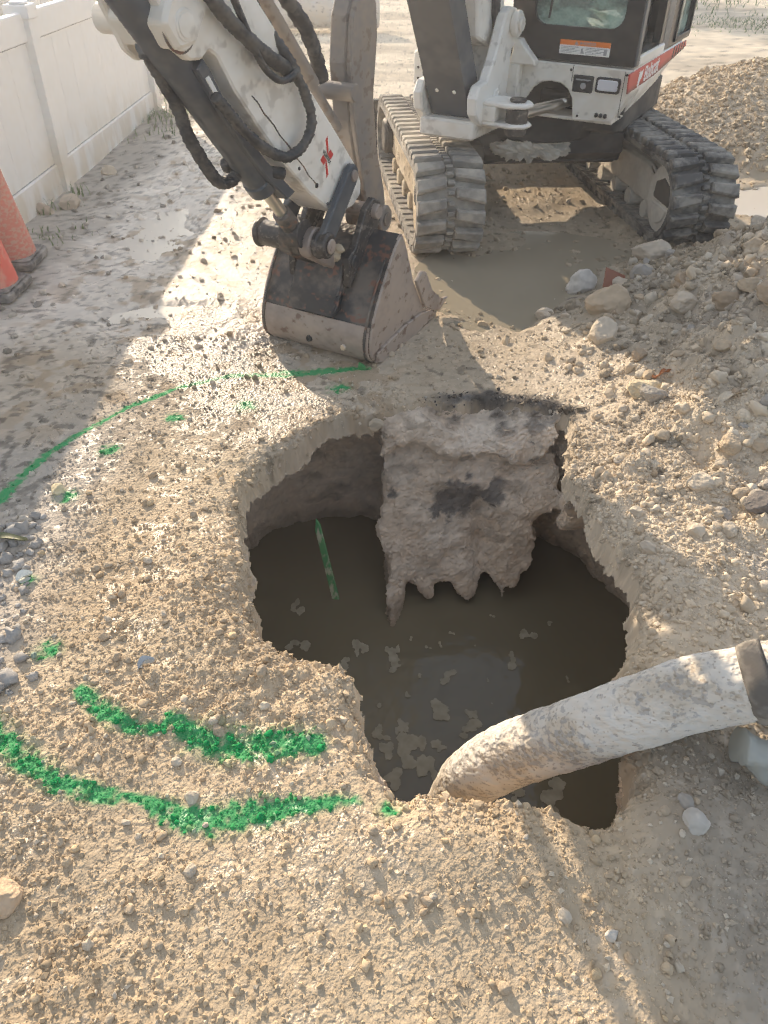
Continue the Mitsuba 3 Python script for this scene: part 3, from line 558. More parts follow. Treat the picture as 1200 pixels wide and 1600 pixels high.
put(st + '__lettering', cat(decal_front(meshkit.text_mesh('WARNING', .013, .001, True), .385, .9895, 4.6696), decal_front(prism([(0, 0), (.02, 0), (.01, .017)], 0, .001, 0), .358, .988, 4.6696),
    *[front(rect(.287 + .135 * c, .287 + .135 * c + w, .948 + .0068 * q, .9508 + .0068 * q), 4.6698, 4.6708, 0) for c in (0, 1) for q, w in enumerate((.06, .085, .10, .075, .095))]), 'grey_print', False)
put(st + '__pictogram', front([(.395, .948), (.418, .95), (.406, .966), (.41, .975), (.397, .97)], 4.6698, 4.6708, 0), 'grey_print', False)
put(st + '__pictogram', front(rect(.52, .538, .948, .978), 4.6698, 4.6708, 0), 'grey_print', False)

# --- cab
cb = ex('cab', cat(front(rect(-.012, .69, .906, 2.14), 4.676, 4.72, 0, .0, [ring_hole(rect(.115, .60, 1.068, 2.02), .07)]),
    side(rect(4.721, 5.30, .906, 2.139), .645, .688, 0, 0, [ring_hole(rect(4.775, 5.22, .955, 2.0), .03)]),
    side(rect(5.46, 6.09, .906, 2.139), .645, .688, 0, 0, [ring_hole(rect(5.60, 6.02, .945, 1.95), .04)]),
    side(rect(4.721, 6.09, .906, 2.139), -.010, .030, 0, 0, [ring_hole(rect(4.80, 5.35, 1.15, 2.0), .05), ring_hole(rect(5.5, 6.0, 1.15, 1.95), .05)]),
    front(rect(.031, .644, .908, 2.138), 6.05, 6.088, 0, 0, [ring_hole(rect(.08, .60, 1.15, 2.0), .05)]),
    plan(rect(-.03, .71, 4.66, 6.10), 2.141, 2.22, .02, .05)), 'cab_black', 20)
labels[cb] = {'label': 'black operator cab with open side window and dusty glass'}
put(cb + '__front_pillar', side([(4.672, .91), (4.735, .91), (4.735, 2.13), (4.672, 2.13)], .690, .702, .004), 'charcoal_paint', 30)
put(cb + '__side_pillar', side(rect(5.30, 5.46, .908, 2.138), .640, .690, .004), 'charcoal_paint', 30)
put(cb + '__rear_frame', cat(side(rect(5.595, 5.625, .925, 1.98), .689, .700, .002), side(rect(5.626, 6.04, .925, .95), .689, .700, .002), side(rect(6.015, 6.04, .951, 1.98), .689, .700, .002)), 'black_plastic', 30)
put(cb + '__sill', side([(4.74, .902), (5.3, .902), (5.3, .952), (4.74, .952)], .640, .704, .006), 'white_paint', 30)
put(cb + '__front_window', front(rect(.10, .615, 1.05, 2.03), 4.697, 4.699, 0), 'dusty_glass', False)
put(cb + '__rear_side_window', side(rect(5.59, 6.03, .935, 1.96), .666, .668, 0), 'dusty_glass', False)
put(cb + '__rear_window', front(rect(.07, .61, 1.14, 2.01), 6.066, 6.068, 0), 'dusty_glass', False)
put(cb + '__seat', cat(plan(rect(.17, .55, 5.25, 5.70), 1.10, 1.22, .04, .08), plan(rect(.2, .52, 5.3, 5.65), .915, 1.10, .01, .03), side([(5.62, 1.2), (5.74, 1.2), (5.86, 1.85), (5.76, 1.88)], .17, .55, .04)), 'seat_cloth', 40)
put(cb + '__floor', plan(rect(.032, .643, 4.722, 6.04), .905, .915, .001), 'under_black', False)
put(cb + '__papers', cat(*[moved(moved(prism(rect(-.09, .09, -.065, .065), 0, .003, 0), trimesh.transformations.euler_matrix(.25 * math.sin(k * 2), .3 * math.cos(k), k * .8)), basis(pt(.47 + .03 * math.cos(k * 2.4), 4.80 + .02 * k, 1.06 + .012 * k), W, D, ZUP)) for k in range(5)]), 'paper', False)
put(cb + '__control_lever', cat(sweep(P((.2, 5.0, .92), (.2, 5.0, 1.15), (.21, 4.98, 1.3)), .014, 10), sweep(P((.42, 5.0, .92), (.42, 5.0, 1.15), (.41, 4.98, 1.3)), .014, 10), cyl(pt(.21, 4.98, 1.28), pt(.21, 4.96, 1.40), .024, .01, 14), cyl(pt(.41, 4.98, 1.28), pt(.41, 4.96, 1.40), .024, .01, 14)), 'black_plastic', 40)
put(cb + '__wiper', cat(sweep(P((.20, 4.668, 1.10), (.22, 4.665, 1.35), (.25, 4.668, 1.6)), .006, 8)), 'black_plastic', 30)

# --- swing post, boom and their cylinders
plate = [(4.13, .70), (4.115, .78), (4.16, .835), (4.25, .845), (4.335, .945), (4.40, 1.06), (4.44, 1.13), (4.505, 1.155), (4.60, 1.14), (4.65, 1.09), (4.65, .99), (4.57, .95), (4.555, .75), (4.66, .70), (4.69, .57), (4.45, .575), (4.2, .64)]
sp = ex('swing_post', cat(side(plate, -.01, .045, .010), side(plate, -.325, -.27, .010), plan([(-.30, 4.16), (.02, 4.16), (.03, 4.68), (-.31, 4.68)], .565, .66, .012, .02), plan([(-.26, 4.50), (-.02, 4.50), (-.02, 4.64), (-.26, 4.64)], .66, 1.0, .01)), 'white_paint', 25)
put(sp + '__boss', cat(pin(4.385, .742, .045, .056, .052, 28), pin(4.385, .742, .056, .062, .036, 24)), 'white_paint', 30)
put(sp + '__top_boss', cat(pin(4.555, 1.075, .045, .085, .062, 28, .008), pin(4.555, 1.075, .085, .10, .035, 24)), 'white_paint', 30)
put(sp + '__swing_lug', cat(plan([(.04, 4.22), (.20, 4.20), (.28, 4.24), (.295, 4.31), (.26, 4.36), (.04, 4.42)], .735, .760, .008, .015), plan([(.04, 4.22), (.20, 4.20), (.28, 4.24), (.295, 4.31), (.26, 4.36), (.04, 4.42)], .640, .662, .008, .015), plan([(.04, 4.22), (.12, 4.21), (.12, 4.40), (.04, 4.42)], .662, .735, .004)), 'white_paint', 25)
put(sp + '__swing_pin', cat(cyl(pt(.215, 4.285, .60), pt(.215, 4.285, .735), .058, .006, 28), cyl(pt(.215, 4.285, .76), pt(.215, 4.285, .778), .045, .006, 24)), 'grease_steel', 30)
ex('swing_cylinder', cat(cyl(pt(.24, 4.33, .695), pt(.40, 5.0, .70), .024, .004, 18)), 'chrome', 30)
gus = [(4.60, .955), (4.66, .985), (4.68, .97)]
ex('gusset', cat(front([(.035, .94), (.03, 1.005), (.075, 1.0), (.115, .955), (.17, .905), (.17, .88), (.02, .88)], 4.60, 4.668, .008), front([(.02, .88), (.085, .88), (.085, .66), (.02, .66)], 4.60, 4.668, .008)), 'white_paint', 25)
BU = -.145
ex('boom_cylinder', cat(cyl(pt(BU, 4.27, .72), pt(BU, 3.62, 1.75), .052, .006, 24), cyl(pt(BU, 3.62, 1.75), pt(BU, 3.42, 2.07), .028, .003, 18)), 'grease_steel', 30)
gd = ex('boom_guard', cat(bar((BU, 4.245, .665), (BU, 3.60, 1.70), .225, .022, .006), bar((BU - .102, 4.31, .70), (BU - .102, 3.66, 1.74), .02, .13, .004), bar((BU + .102, 4.31, .70), (BU + .102, 3.66, 1.74), .02, .13, .004)), 'charcoal_paint', 30)
labels[gd] = {'label': 'long charcoal guard over the boom cylinder'}
for a, z in ((-.05, .80), (.05, .80)): put(gd + '__bolt', cyl(pt(BU + a, 4.16, z), pt(BU + a, 4.145, z - .006), .010, .003, 12), 'white_paint', 30)
boom = [(4.60, .98), (4.66, 1.06), (4.62, 1.16), (4.52, 1.45), (4.36, 1.85), (4.05, 2.28), (3.7, 2.48), (3.3, 2.44), (2.8, 2.2), (2.2, 1.75), (1.86, 1.42), (1.80, 1.33), (1.85, 1.26), (1.93, 1.27), (2.0, 1.36), (2.42, 1.60), (2.95, 1.93), (3.35, 2.12), (3.65, 2.12), (3.9, 1.95), (4.1, 1.65), (4.2, 1.35), (4.28, 1.03), (4.45, .97)]
bm = moved(prism(boom, -.105, .105, .012, .02), SIDE); bv = bm.vertices
vv = bv @ D; bm.vertices = bv + W * (BU + .145 * sst(4.3, 2.0, vv))[:, None]
ex('boom', bm, 'white_paint', 25)
ex('arm_cylinder', cat(cyl(pt(-.02, 3.3, 2.55), pt(-.0, 2.2, 2.0), .055, .006, 24), cyl(pt(-.0, 2.2, 2.0), pt(0, 1.60, 1.72), .03, .003, 18), bar((BU + .05, 3.4, 2.42), (BU + .05, 3.3, 2.60), .14, .1)), 'grease_steel', 30)

# --- arm with its cylinder, links and hoses
arm = [(1.62, 1.66), (1.60, 1.74), (1.68, 1.80), (2.02, 1.56), (2.244, 1.355), (2.365, 1.236), (2.482, 1.105), (2.70, .885), (2.836, .742), (2.866, .675), (2.86, .63), (2.80, .598), (2.72, .600), (2.633, .618), (2.48, .73), (2.32, .878), (2.20, 1.01), (2.10, 1.125), (2.035, 1.225), (2.00, 1.245), (1.965, 1.225), (1.915, 1.228), (1.868, 1.262), (1.845, 1.315), (1.80, 1.42)]
am = ex('arm', side(arm, -.082, .082, .007, .012), 'white_paint', 22)
labels[am] = {'label': 'dirty white arm with a red and black sticker'}
put(am + '__pivot_pin', cat(pin(1.884, 1.318, .082, .092, .062, 36, .004), pin(1.884, 1.318, .092, .108, .042, 32, .005), pin(1.884, 1.318, .108, .111, .030, 28, .001), pin(1.884, 1.318, -.2, .082, .04)), 'white_paint', 30)
put(am + '__pivot_ring', pin(1.884, 1.318, .0821, .0835, .070, 40, .0005), 'dark_steel', 30)
put(am + '__pivot_ring', pin(1.884, 1.318, .092, .0935, .0465, 40, .0005), 'dark_steel', 30)
put(am + '__clevis_plate', cat(side([(1.70, 1.565), (1.86, 1.245), (1.905, 1.213), (1.95, 1.23), (1.985, 1.305), (1.92, 1.565)], -.125, -.098, .006, .015)), 'white_paint', 25)
put(am + '__shade_plate', side([(1.985, 1.225), (2.01, 1.195), (2.085, 1.07), (2.175, .965), (2.31, .835), (2.41, .75), (2.36, .735), (2.26, .82), (2.14, .95), (2.02, 1.10), (1.95, 1.20)], -.06, .070, .005), 'charcoal_paint', 30)  # dark plate added where the underside of the arm lies in shade
put(am + '__slot', side([(1.98, 1.175), (1.996, 1.18), (2.085, 1.05), (2.07, 1.04)], .0695, .074, .001), 'white_print', False)
put(am + '__weld', sweep(pt(np.full(14, .083), np.linspace(2.18, 2.53, 14), np.linspace(1.10, .745, 14) + .004 * np.sin(np.arange(14) * 2.1)), .0022, 6, .9, 5, 300), 'dark_steel', 30)
for v, z, r in ((2.53, .745, .009), (2.60, .66, .006), (2.42, .83, .006), (2.70, .66, .005)): put(am + '__bolt', pin(v, z, .081, .086, r, 12, .001), 'black_plastic', 30)
def decal_arm(poly): return moved(prism(poly, .0822, .0838, 0), SIDE)
lg0 = np.array([2.608, .828]); ax = np.array([.66, -.75]); ay = np.array([.75, .66])
def lg(l): return [tuple(lg0 + ax * a + ay * b) for a, b in l]
lk = put(am + '__sticker', cat(*[decal_arm(lg([(s * a, s * b) for a, b in q])[::1]) for s in (1, -1) for q in ([(-.004, .010), (.026, .010), (.030, .034), (.002, .034)], [(-.004, .010), (-.010, .024), (-.048, .052), (-.050, .036)])]), 'red_print', False)
tm = meshkit.text_mesh('VORTEX', .013, .001, True); tm.apply_translation([-tm.bounds[:, 0].mean(), -.0065, 0])
mm = np.eye(4); mm[:3, 0] = D * ax[0] + ZUP * ax[1]; mm[:3, 1] = D * ay[0] + ZUP * ay[1]; mm[:3, 2] = W; mm[:3, 3] = pt(.0824, *lg0); put(lk + '__lettering', moved(tm, mm), 'black_print', False)
bc = ex('bucket_cylinder', cat(cyl(pt(0, 1.66, 1.53), pt(0, 2.305, .785), .050, .012, 30), cyl(pt(0, 2.272, .823), pt(0, 2.31, .779), .056, .006, 30), cyl(pt(-.035, 1.90, 1.262), pt(-.035, 1.845, 1.262), .022, .004, 14)), 'charcoal_paint', 30)
put(bc + '__rod', cyl(pt(0, 2.30, .79), pt(0, 2.45, .617), .024, .003, 24), 'chrome', 30)
put(bc + '__rod_eye', cat(cyl(pt(0, 2.405, .668), pt(0, 2.47, .594), .036, .006, 24), pin(2.49, .57, -.045, .045, .055)), 'dark_steel', 30)
for a_, b_, r_ in (((.055, 2.285, .845), (.085, 2.325, .835), .020), ((-.035, 1.872, 1.27), (-.035, 1.872, 1.23), .026), ((-.05, 2.18, .89), (-.06, 2.20, .86), .022)): put(bc + '__port', cyl(pt(*a_), pt(*b_), r_, .004, 16), 'black_hose', 30)
LV, LZ = 2.53, .525
lt = ex('link_tube', cat(pin(LV, LZ, -.185, .135, .050, 28, .008), pin(LV, LZ, -.205, -.18, .058, 28, .008), pin(LV, LZ, -.02, .02, .058, 28, .006), pin(LV, LZ, .085, .10, .056, 28, .006)), 'grease_steel', 30)
for a_, b_ in ((-.225, -.205), (.135, .145)): put(lt + '__pin_end', pin(LV, LZ, a_, b_, .029), 'scuffed_steel', 30)
def link(u0, u1, a, b, ra, rb, mat, part):
    q = Polygon([]); 
    from shapely.geometry import Point
    from shapely import union_all
    g = union_all([Point(*a).buffer(ra, quad_segs=6), Point(*b).buffer(rb, quad_segs=6)]).convex_hull
    return ex(part, side(np.array(g.exterior.coords)[:-1], u0, u1, .006), mat, 30)
link(.088, .118, (2.745, .735), (LV, LZ), .042, .046, 'charcoal_paint', 'link'); link(-.118, -.088, (2.745, .735), (LV, LZ), .042, .046, 'charcoal_paint', 'link')
ex('link_pin', pin(2.745, .735, -.13, .128, .022), 'scuffed_steel', 30)
link(.020, .075, (LV, LZ), (2.685, .415), .061, .045, 'scuffed_steel', 'bucket_link'); link(-.075, -.02, (LV, LZ), (2.685, .415), .061, .045, 'dark_steel', 'bucket_link')

# --- bucket
prof = [(2.860, .50), (2.800, .462), (2.722, .368), (2.645, .258), (2.600, .165), (2.590, .095), (2.608, .040), (2.650, .008), (2.72, -.004), (2.958, -.002), (3.125, .006), (3.235, .012)]
lip = [(3.10, .085), (2.985, .25), (2.90, .435)]
def shell(l, t):
    p = np.array(l); e = np.gradient(p, axis=0); n = np.stack([-e[:, 1], e[:, 0]], 1); n /= np.linalg.norm(n, axis=1, keepdims=True)
    return [tuple(x) for x in np.vstack([p, (p + n * t)[::-1]])]
bp = spline(np.c_[np.array(prof), np.zeros(len(prof))], 4)[:, :2]
bk = ex('bucket', side(shell(bp, .014), -.276, .276, .003), 'dark_steel', 30)
labels[bk] = {'label': 'wide digging bucket black with grease, mud and rust'}
sidepoly = [tuple(a) for a in bp[::2]] + lip
for a, b in ((.262, .283), (-.283, -.262)): put(bk + '__side_plate', side(sidepoly, a, b, .004), 'scuffed_steel', 30)
for a, b in ((.283, .297), (-.297, -.283)): put(bk + '__wear_strip', side([(2.625, .018), (2.68, -.004), (2.958, -.008), (3.19, .004), (3.17, .050), (3.05, .082), (2.9, .085), (2.75, .075), (2.635, .060)], a, b, .003), 'scuffed_steel', 30)
for a, b in ((.283, .297), (-.297, -.283)): put(bk + '__side_cutter', side([(2.975, .262), (3.03, .29), (3.075, .27), (3.15, .16), (3.26, .075), (3.335, .060), (3.25, .02), (3.172, .051), (3.08, .10)], a - .003 if a < 0 else a, b + .004 if b > 0 else b, .004), 'scuffed_steel', 30)
wp = [p_ for p_ in bp if p_[1] < .20 and p_[0] < 2.80]
put(bk + '__wear_plate', side(shell([(a - .012 if b > .03 else a, b - (.008 if b < .03 else 0)) for a, b in wp], .011), -.272, .272, .002), 'scuffed_steel', 30)
for u in (-.02, .155): put(bk + '__drain_hole', cyl(pt(u, 2.592, .075), pt(u, 2.570, .078), .014, .003, 16), 'black_print' if u < 0 else 'chrome', 30)
put(bk + '__hinge_block', cat(side([(2.60, .285), (2.66, .27), (2.78, .43), (2.74, .475), (2.66, .42)], -.115, .115, .008), side([(2.575, .205), (2.63, .20), (2.66, .275), (2.60, .285)], -.125, .11, .008), pin(2.685, .415, -.15, .16, .028)), 'dark_steel', 30)
for a, b in ((.120, .150), (-.150, -.120)): put(bk + '__ear', side([(2.64, .30), (2.645, .44), (2.70, .465), (2.79, .60), (2.85, .63), (2.91, .60), (2.92, .54), (2.86, .46), (2.80, .44)], a, b, .005, .012), 'grease_steel', 30)
put(bk + '__pin', pin(2.855, .575, -.17, .175, .030), 'scuffed_steel', 30)
for q in range(5): put(bk + '__tooth', side([(3.19, .030), (3.20, -.005), (3.33, -.01), (3.335, .004)], -.255 + .113 * q, -.20 + .113 * q, .004), 'scuffed_steel', 30)
ms = []
for k in range(34):
    g = np.random.default_rng(900 + k); s = g.uniform(.010, .036); m = rock_mesh(900 + k, 2); m.apply_scale(s * 2); m.apply_translation(pt(-.10 + .2 * g.random() ** 1.4, 2.66 + .05 * g.random(), .42 + .045 * g.random())); ms.append(m)
put(bk + '__caked_soil', cat(*ms), 'dried_mud', True); labels[bk + '__caked_soil'] = {'kind': 'stuff'}

# --- thumb and its cylinder
thumb = [(2.90, 1.315), (2.96, 1.335), (3.035, 1.29), (3.045, 1.17), (3.015, .97), (3.045, .77), (3.115, .58), (3.13, .49), (3.09, .435), (3.02, .43), (2.965, .51), (2.93, .66), (2.86, .90), (2.84, 1.10), (2.86, 1.25)]
th = ex('thumb', cat(side(thumb, -.045, .030, .008, .02), side(thumb, .032, .056, .006, .02)), 'thumb_steel', 25)
labels[th] = {'label': 'long rust grey thumb standing up beside the arm'}
put(th + '__boss', cat(pin(3.065, .475, .056, .095, .058, 28, .008), pin(3.065, .475, -.09, -.045, .058, 28, .008)), 'thumb_steel', 30)
put(th + '__pin', cat(pin(3.065, .475, .095, .102, .03, 24, .003)), 'dark_steel', 30)
ex('thumb_cylinder', cat(cyl(pt(-.01, 2.36, 1.36), pt(-.01, 2.66, 1.05), .036, .005, 22), cyl(pt(-.01, 2.66, 1.05), pt(-.01, 2.83, .875), .024, .003, 18), pin(2.80, 1.015, -.05, .10, .032)), 'thumb_steel', 30)
def hose(part, pts, r, seed, lump=.25, wrap=0): 
    p = spline(P(*pts), 14); k = np.arange(len(p))
    return ex(part, sweep(p, r * (1 + wrap * np.sin(k * 1.9)), 14, lump, seed, 45), 'black_hose', True)
hose('hose', [(-.035, 1.872, 1.25), (-.035, 1.90, 1.195), (-.035, 1.962, 1.096), (-.035, 1.99, 1.012), (-.03, 2.043, .917), (-.025, 2.105, .843), (-.02, 2.173, .837), (-.01, 2.20, .875)], .021, 141, .3, .06)
hose('hose', [(.10, 1.98, 1.13), (.105, 2.05, 1.06), (.11, 2.12, .995), (.115, 2.196, .941), (.12, 2.303, .899), (.12, 2.404, .919), (.12, 2.458, .981), (.115, 2.437, 1.064), (.11, 2.395, 1.13), (.09, 2.36, 1.20), (.05, 2.30, 1.30), (.02, 2.2, 1.45)], .017, 142, .3, .10)
hose('hose', [(.12, 1.90, 1.46), (.12, 2.03, 1.335), (.12, 2.13, 1.265), (.115, 2.236, 1.205), (.10, 2.33, 1.165), (.095, 2.385, 1.13)], .022, 143, .25, .03)
hose('hose', [(.12, 2.02, 1.47), (.125, 2.10, 1.33), (.13, 2.15, 1.235), (.13, 2.20, 1.175), (.13, 2.27, 1.135), (.125, 2.34, 1.135), (.11, 2.40, 1.15)], .011, 144, .1)
hose('hose', [(-.0, 2.35, 1.50), (.0, 2.50, 1.345), (.0, 2.63, 1.23), (.0, 2.69, 1.13), (.0, 2.72, 1.06)], .026, 145, .25, .05)
hose('hose', [(-.02, 4.56, 1.10), (-.03, 4.50, 1.06), (-.02, 4.45, 1.13), (-.02, 4.40, 1.3), (-.05, 4.2, 1.7)], .022, 146, .1)
ex('hose_guard', cat(cyl(pt(.055, 2.395, 1.145), pt(.055, 2.47, 1.065), .024, .006, 16)), 'dried_mud', 30)

# seams, bolts, welds and gouges of the machine
for a_, b_ in (((.37, .895), (.37, .815)), ((.655, .885), (.655, .665))): put(f'{EX}__front_panel__seam', front(rect(a_[0] - .0015, a_[0] + .0015, b_[1], a_[1]), 4.6705, 4.6725, 0), 'black_print', False)
for u, z in ((.02, .87), (.02, .66), (.36, .87), (.665, .87), (.665, .67), (.43, .65)): put(f'{EX}__front_panel__bolt', cyl(pt(u, 4.673, z), pt(u, 4.667, z), .007, .002, 12), 'black_plastic', 30)
for u in (-.118, .112): put(bk + '__weld', sweep(P(*[(u + .003 * math.sin(k * 2.2), 2.585 + .0155 * k, .225 + .0235 * k) for k in range(10)]), .007, 8, .5, 5, 120), 'dark_steel', True)
for u in (-.258, .258): put(bk + '__weld', sweep(np.array([pt(u, a - .014, b + .004) for a, b in bp[6:34:2]]), .006, 8, .5, 6, 120), 'dark_steel', True)
# ------------------------------------------------------------------ puddles
def puddle(key, label, cx, cy, rx, ry, seed, mat, level):
    b = blob(cx, cy, rx * 1.25, ry * 1.25, seed, 60, .12, 1.8); ang = np.arange(24) * np.pi / 12
    z = float(np.mean(h_large(cx + rx * .3 * np.cos(ang), cy + ry * .3 * np.sin(ang)))) + level
    k = put(key, patch(b, z), mat); tag(k, label, kind='structure')
puddle('puddle', 'shallow muddy puddle in the shade left of the bucket', -1.06, 3.50, .30, .30, 3, 'puddle_water', -.004)
puddle('puddle', 'long muddy puddle along the fence', -1.50, 4.9, .30, .75, 4, 'puddle_water', -.004)
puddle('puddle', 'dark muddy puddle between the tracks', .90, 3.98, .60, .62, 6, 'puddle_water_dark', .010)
puddle('puddle', 'muddy puddle behind the dark track by the gravel pile', 2.62, 5.45, .55, .42, 8, 'puddle_water', .036)

# ------------------------------------------------------------------ stones one can point at
def stone(x, y, size, seed, color, label, sink=.36, flat=.75, cat_='stone', key='stone', group=None, rot=None, long=1.0):
    m = rock_mesh(seed, 4 if size > .09 else 3 if size > .04 else 2, flat=flat); m.vertices *= [1, 1 / max(long, 1e-6) if long > 1 else 1, 1]
    m.apply_transform(trimesh.transformations.rotation_matrix(rot if rot is not None else seed * 1.37, [0, 0, 1])); m.apply_scale(size)
    hz = m.bounds[1, 2] - m.bounds[0, 2]; z = float(h(np.array([x]), np.array([y]))[0])
    m.apply_translation([x, y, z - m.bounds[0, 2] - sink * hz])
    v = np.array(m.vertices); c = np.broadcast_to(np.array(color, float), v.shape).copy(); c = c * (.8 + .4 * meshkit.fbm(v * 40, 3, seed))[:, None]
    c = lerp(c, soil_color(v[:, 0], v[:, 1]) if size > .05 else c, .45 * sst(.55, .1, (v[:, 2] - m.bounds[0, 2]) / hz))
    k = put(key, m, 'rock', True, color=np.clip(c, 0, .8)); tag(k, label, cat_, group); return k
TAN, PALE, GREY, BROWN, WHITE = (.45, .365, .265), (.52, .455, .365), (.36, .335, .30), (.36, .28, .20), (.53, .50, .45)
for a in [
    (1.464, 4.251, .23, 11, PALE, 'wide pale flat-topped stone lying in front of the dark muddy track'),
    (1.015, 3.881, .19, 12, WHITE, 'large white-topped stone at the upper left corner of the spoil bank'),
    (1.278, 3.749, .15, 13, GREY, 'grey stone leaning right of the reddish brown shard'),
    (1.33, 3.90, .13, 14, GREY, 'grey stone just above the stone by the reddish shard'),
    (1.015, 3.367, .22, 15, TAN, 'long tan stone lying on the left edge of the spoil bank'),
    (.762, 3.506, .10, 16, PALE, 'small pale stone lying alone in the wet mud left of the spoil bank'),
    (.952, 3.127, .20, 17, PALE, 'big crusty pale clod at the foot of the spoil bank'),
    (.998, 2.612, .135, 18, (.58, .49, .34), 'round yellowish stone midway up the spoil bank edge'),
    (1.145, 2.132, .095, 19, TAN, 'round tan stone near the curled pale scrap'),
    (1.015, 1.993, .10, 20, PALE, 'angular pale stone below the round tan one'),
    (1.134, 1.938, .09, 21, TAN, 'tan stone between the pale angular one and the dark rough one'),
    (1.486, 2.798, .20, 22, BROWN, 'large smooth brown stone at the right edge of the spoil bank'),
    (1.167, 1.862, .125, 23, (.17, .155, .145), 'dark rough stone at the right edge above the hose'),
    (1.95, 4.10, .17, 24, PALE, 'pale stone at the top right of the spoil bank beside the puddle'),
    (1.392, 3.012, .15, 25, BROWN, 'brown clod half buried high on the spoil bank'),
    (1.253, 2.634, .085, 26, TAN, 'tan lump above the grey slope of the spoil bank'),
    (1.28, 2.231, .095, 27, GREY, 'grey lump at the right edge of the frame beside the pale scrap'),
    (.688, .888, .052, 28, WHITE, 'smooth white egg-shaped stone in the shade below the hose'),
    (.684, .935, .046, 29, GREY, 'grey stone touching the smooth white egg-shaped one'),
    (.632, .763, .032, 30, TAN, 'round tan pebble in the shade below the white egg-shaped stone'),
    (-.755, .715, .085, 31, (.55, .41, .28), 'square tan block at the lower left edge of the ground'),
    (-1.116, 2.086, .062, 32, (.62, .54, .36), 'yellowish white stone beside the far green paint line'),
    (-.303, 1.264, .036, 33, TAN, 'rounded tan stone on the loose soil left of the pit edge'),
    (.099, .718, .028, 34, TAN, 'tan pebble with a twin beside it in front of the pit'),
    (.112, .728, .022, 35, PALE, 'small pale twin of the tan pebble in front of the pit'),
    (.375, .697, .034, 36, PALE, 'pale stone in front of the pit left of the thin shadow'),
    (.463, .660, .030, 37, WHITE, 'white stone beside the thin shadow in front of the pit'),
    (-.393, .776, .032, 38, PALE, 'pale stone below the nearer green paint line'),
    (-2.20, 5.00, .14, 39, (.45, .37, .29), 'brownish stone against the fence behind the cones'),
    (-2.07, 5.13, .15, 40, (.47, .40, .32), 'oval tan stone against the fence behind the cones'),
    (-2.04, 5.886, .13, 41, PALE, 'pale stone at the fence post beyond the cones'),
    (-1.722, 3.575, .055, 42, (.24, .225, .21), 'dark stone beside the nearer cone'),
    (-.39, 1.114, .042, 43, TAN, 'tan stone at the upper edge of the shorter green paint line'),
    (-.422, .943, .034, 44, PALE, 'pale stone on the edge of the nearer green paint line'),
    (-.871, 1.701, .036, 45, TAN, 'left stone of the close trio on the left soil'),
    (-.839, 1.712, .032, 46, TAN, 'right stone of the close trio on the left soil'),
    (-.852, 1.672, .030, 47, (.44, .33, .21), 'lowest stone of the close trio on the left soil'),
    (-.04, 2.62, .07, 48, (.40, .34, .26), 'greyish stone set in the far left lip of the pit')]:
    stone(*a)
def where_near(x, y):
    if x > .5 and y < 1.3: return 'in the trodden soil below the hose'
    if y < .95: return 'in front of the near edge of the pit' if x > -.1 else 'below the nearer green line at lower left'
    return 'beyond the green lines left of the pit' if y > 1.25 else 'between the green paint lines and the pit'
def SPL(x, y, n): return ['tan', 'pale', 'grey', 'brown', 'dusty tan'][n % 5] + ' clod on the ' + ('lower spoil bank by the pit rim' if y < 2.3 else 'middle of the spoil bank' if y < 3.2 else 'upper spoil bank near the dark track')
def PBL(x, y, n): return ['tan', 'tan', 'pale', 'light brown', 'dull brown'][n % 5] + ' pebble lying loose ' + where_near(x, y)
g = np.random.default_rng(21); n = 0
while n < 90:
    x, y = g.uniform(.78, 1.75), g.uniform(1.35, 4.2)
    if rimd(np.array([x]), np.array([min(y, 3.5)]))[0] > -.05 and y < 3 or spoil(np.array([x]), np.array([y]))[0] < .05: continue
    stone(x, y, g.choice([.03, .04, .05, .065]) * g.uniform(.8, 1.3) * (1.0 if y < 2.5 else 1.5), 200 + n, [TAN, PALE, GREY, BROWN, (.5, .43, .34)][n % 5], SPL(x, y, n), cat_='clod', key='spoil_clod', group=SPL(x, y, n) + 's', sink=.4); n += 1
n = 0
while n < 130:
    x, y = g.uniform(-1.1, .9), g.uniform(.45, 2.3)
    if abs(x) > .28 + .52 * y or rimd(np.array([x]), np.array([y]))[0] > -.03: continue
    stone(x, y, g.choice([.014, .017, .021, .026], p=[.4, .3, .2, .1]) * (.7 + .3 * y) * 1.1, 400 + n, [TAN, TAN, PALE, (.54, .42, .27), (.46, .36, .25)][n % 5], PBL(x, y, n), cat_='pebble', key='pebble', group=PBL(x, y, n) + 's', sink=.2); n += 1

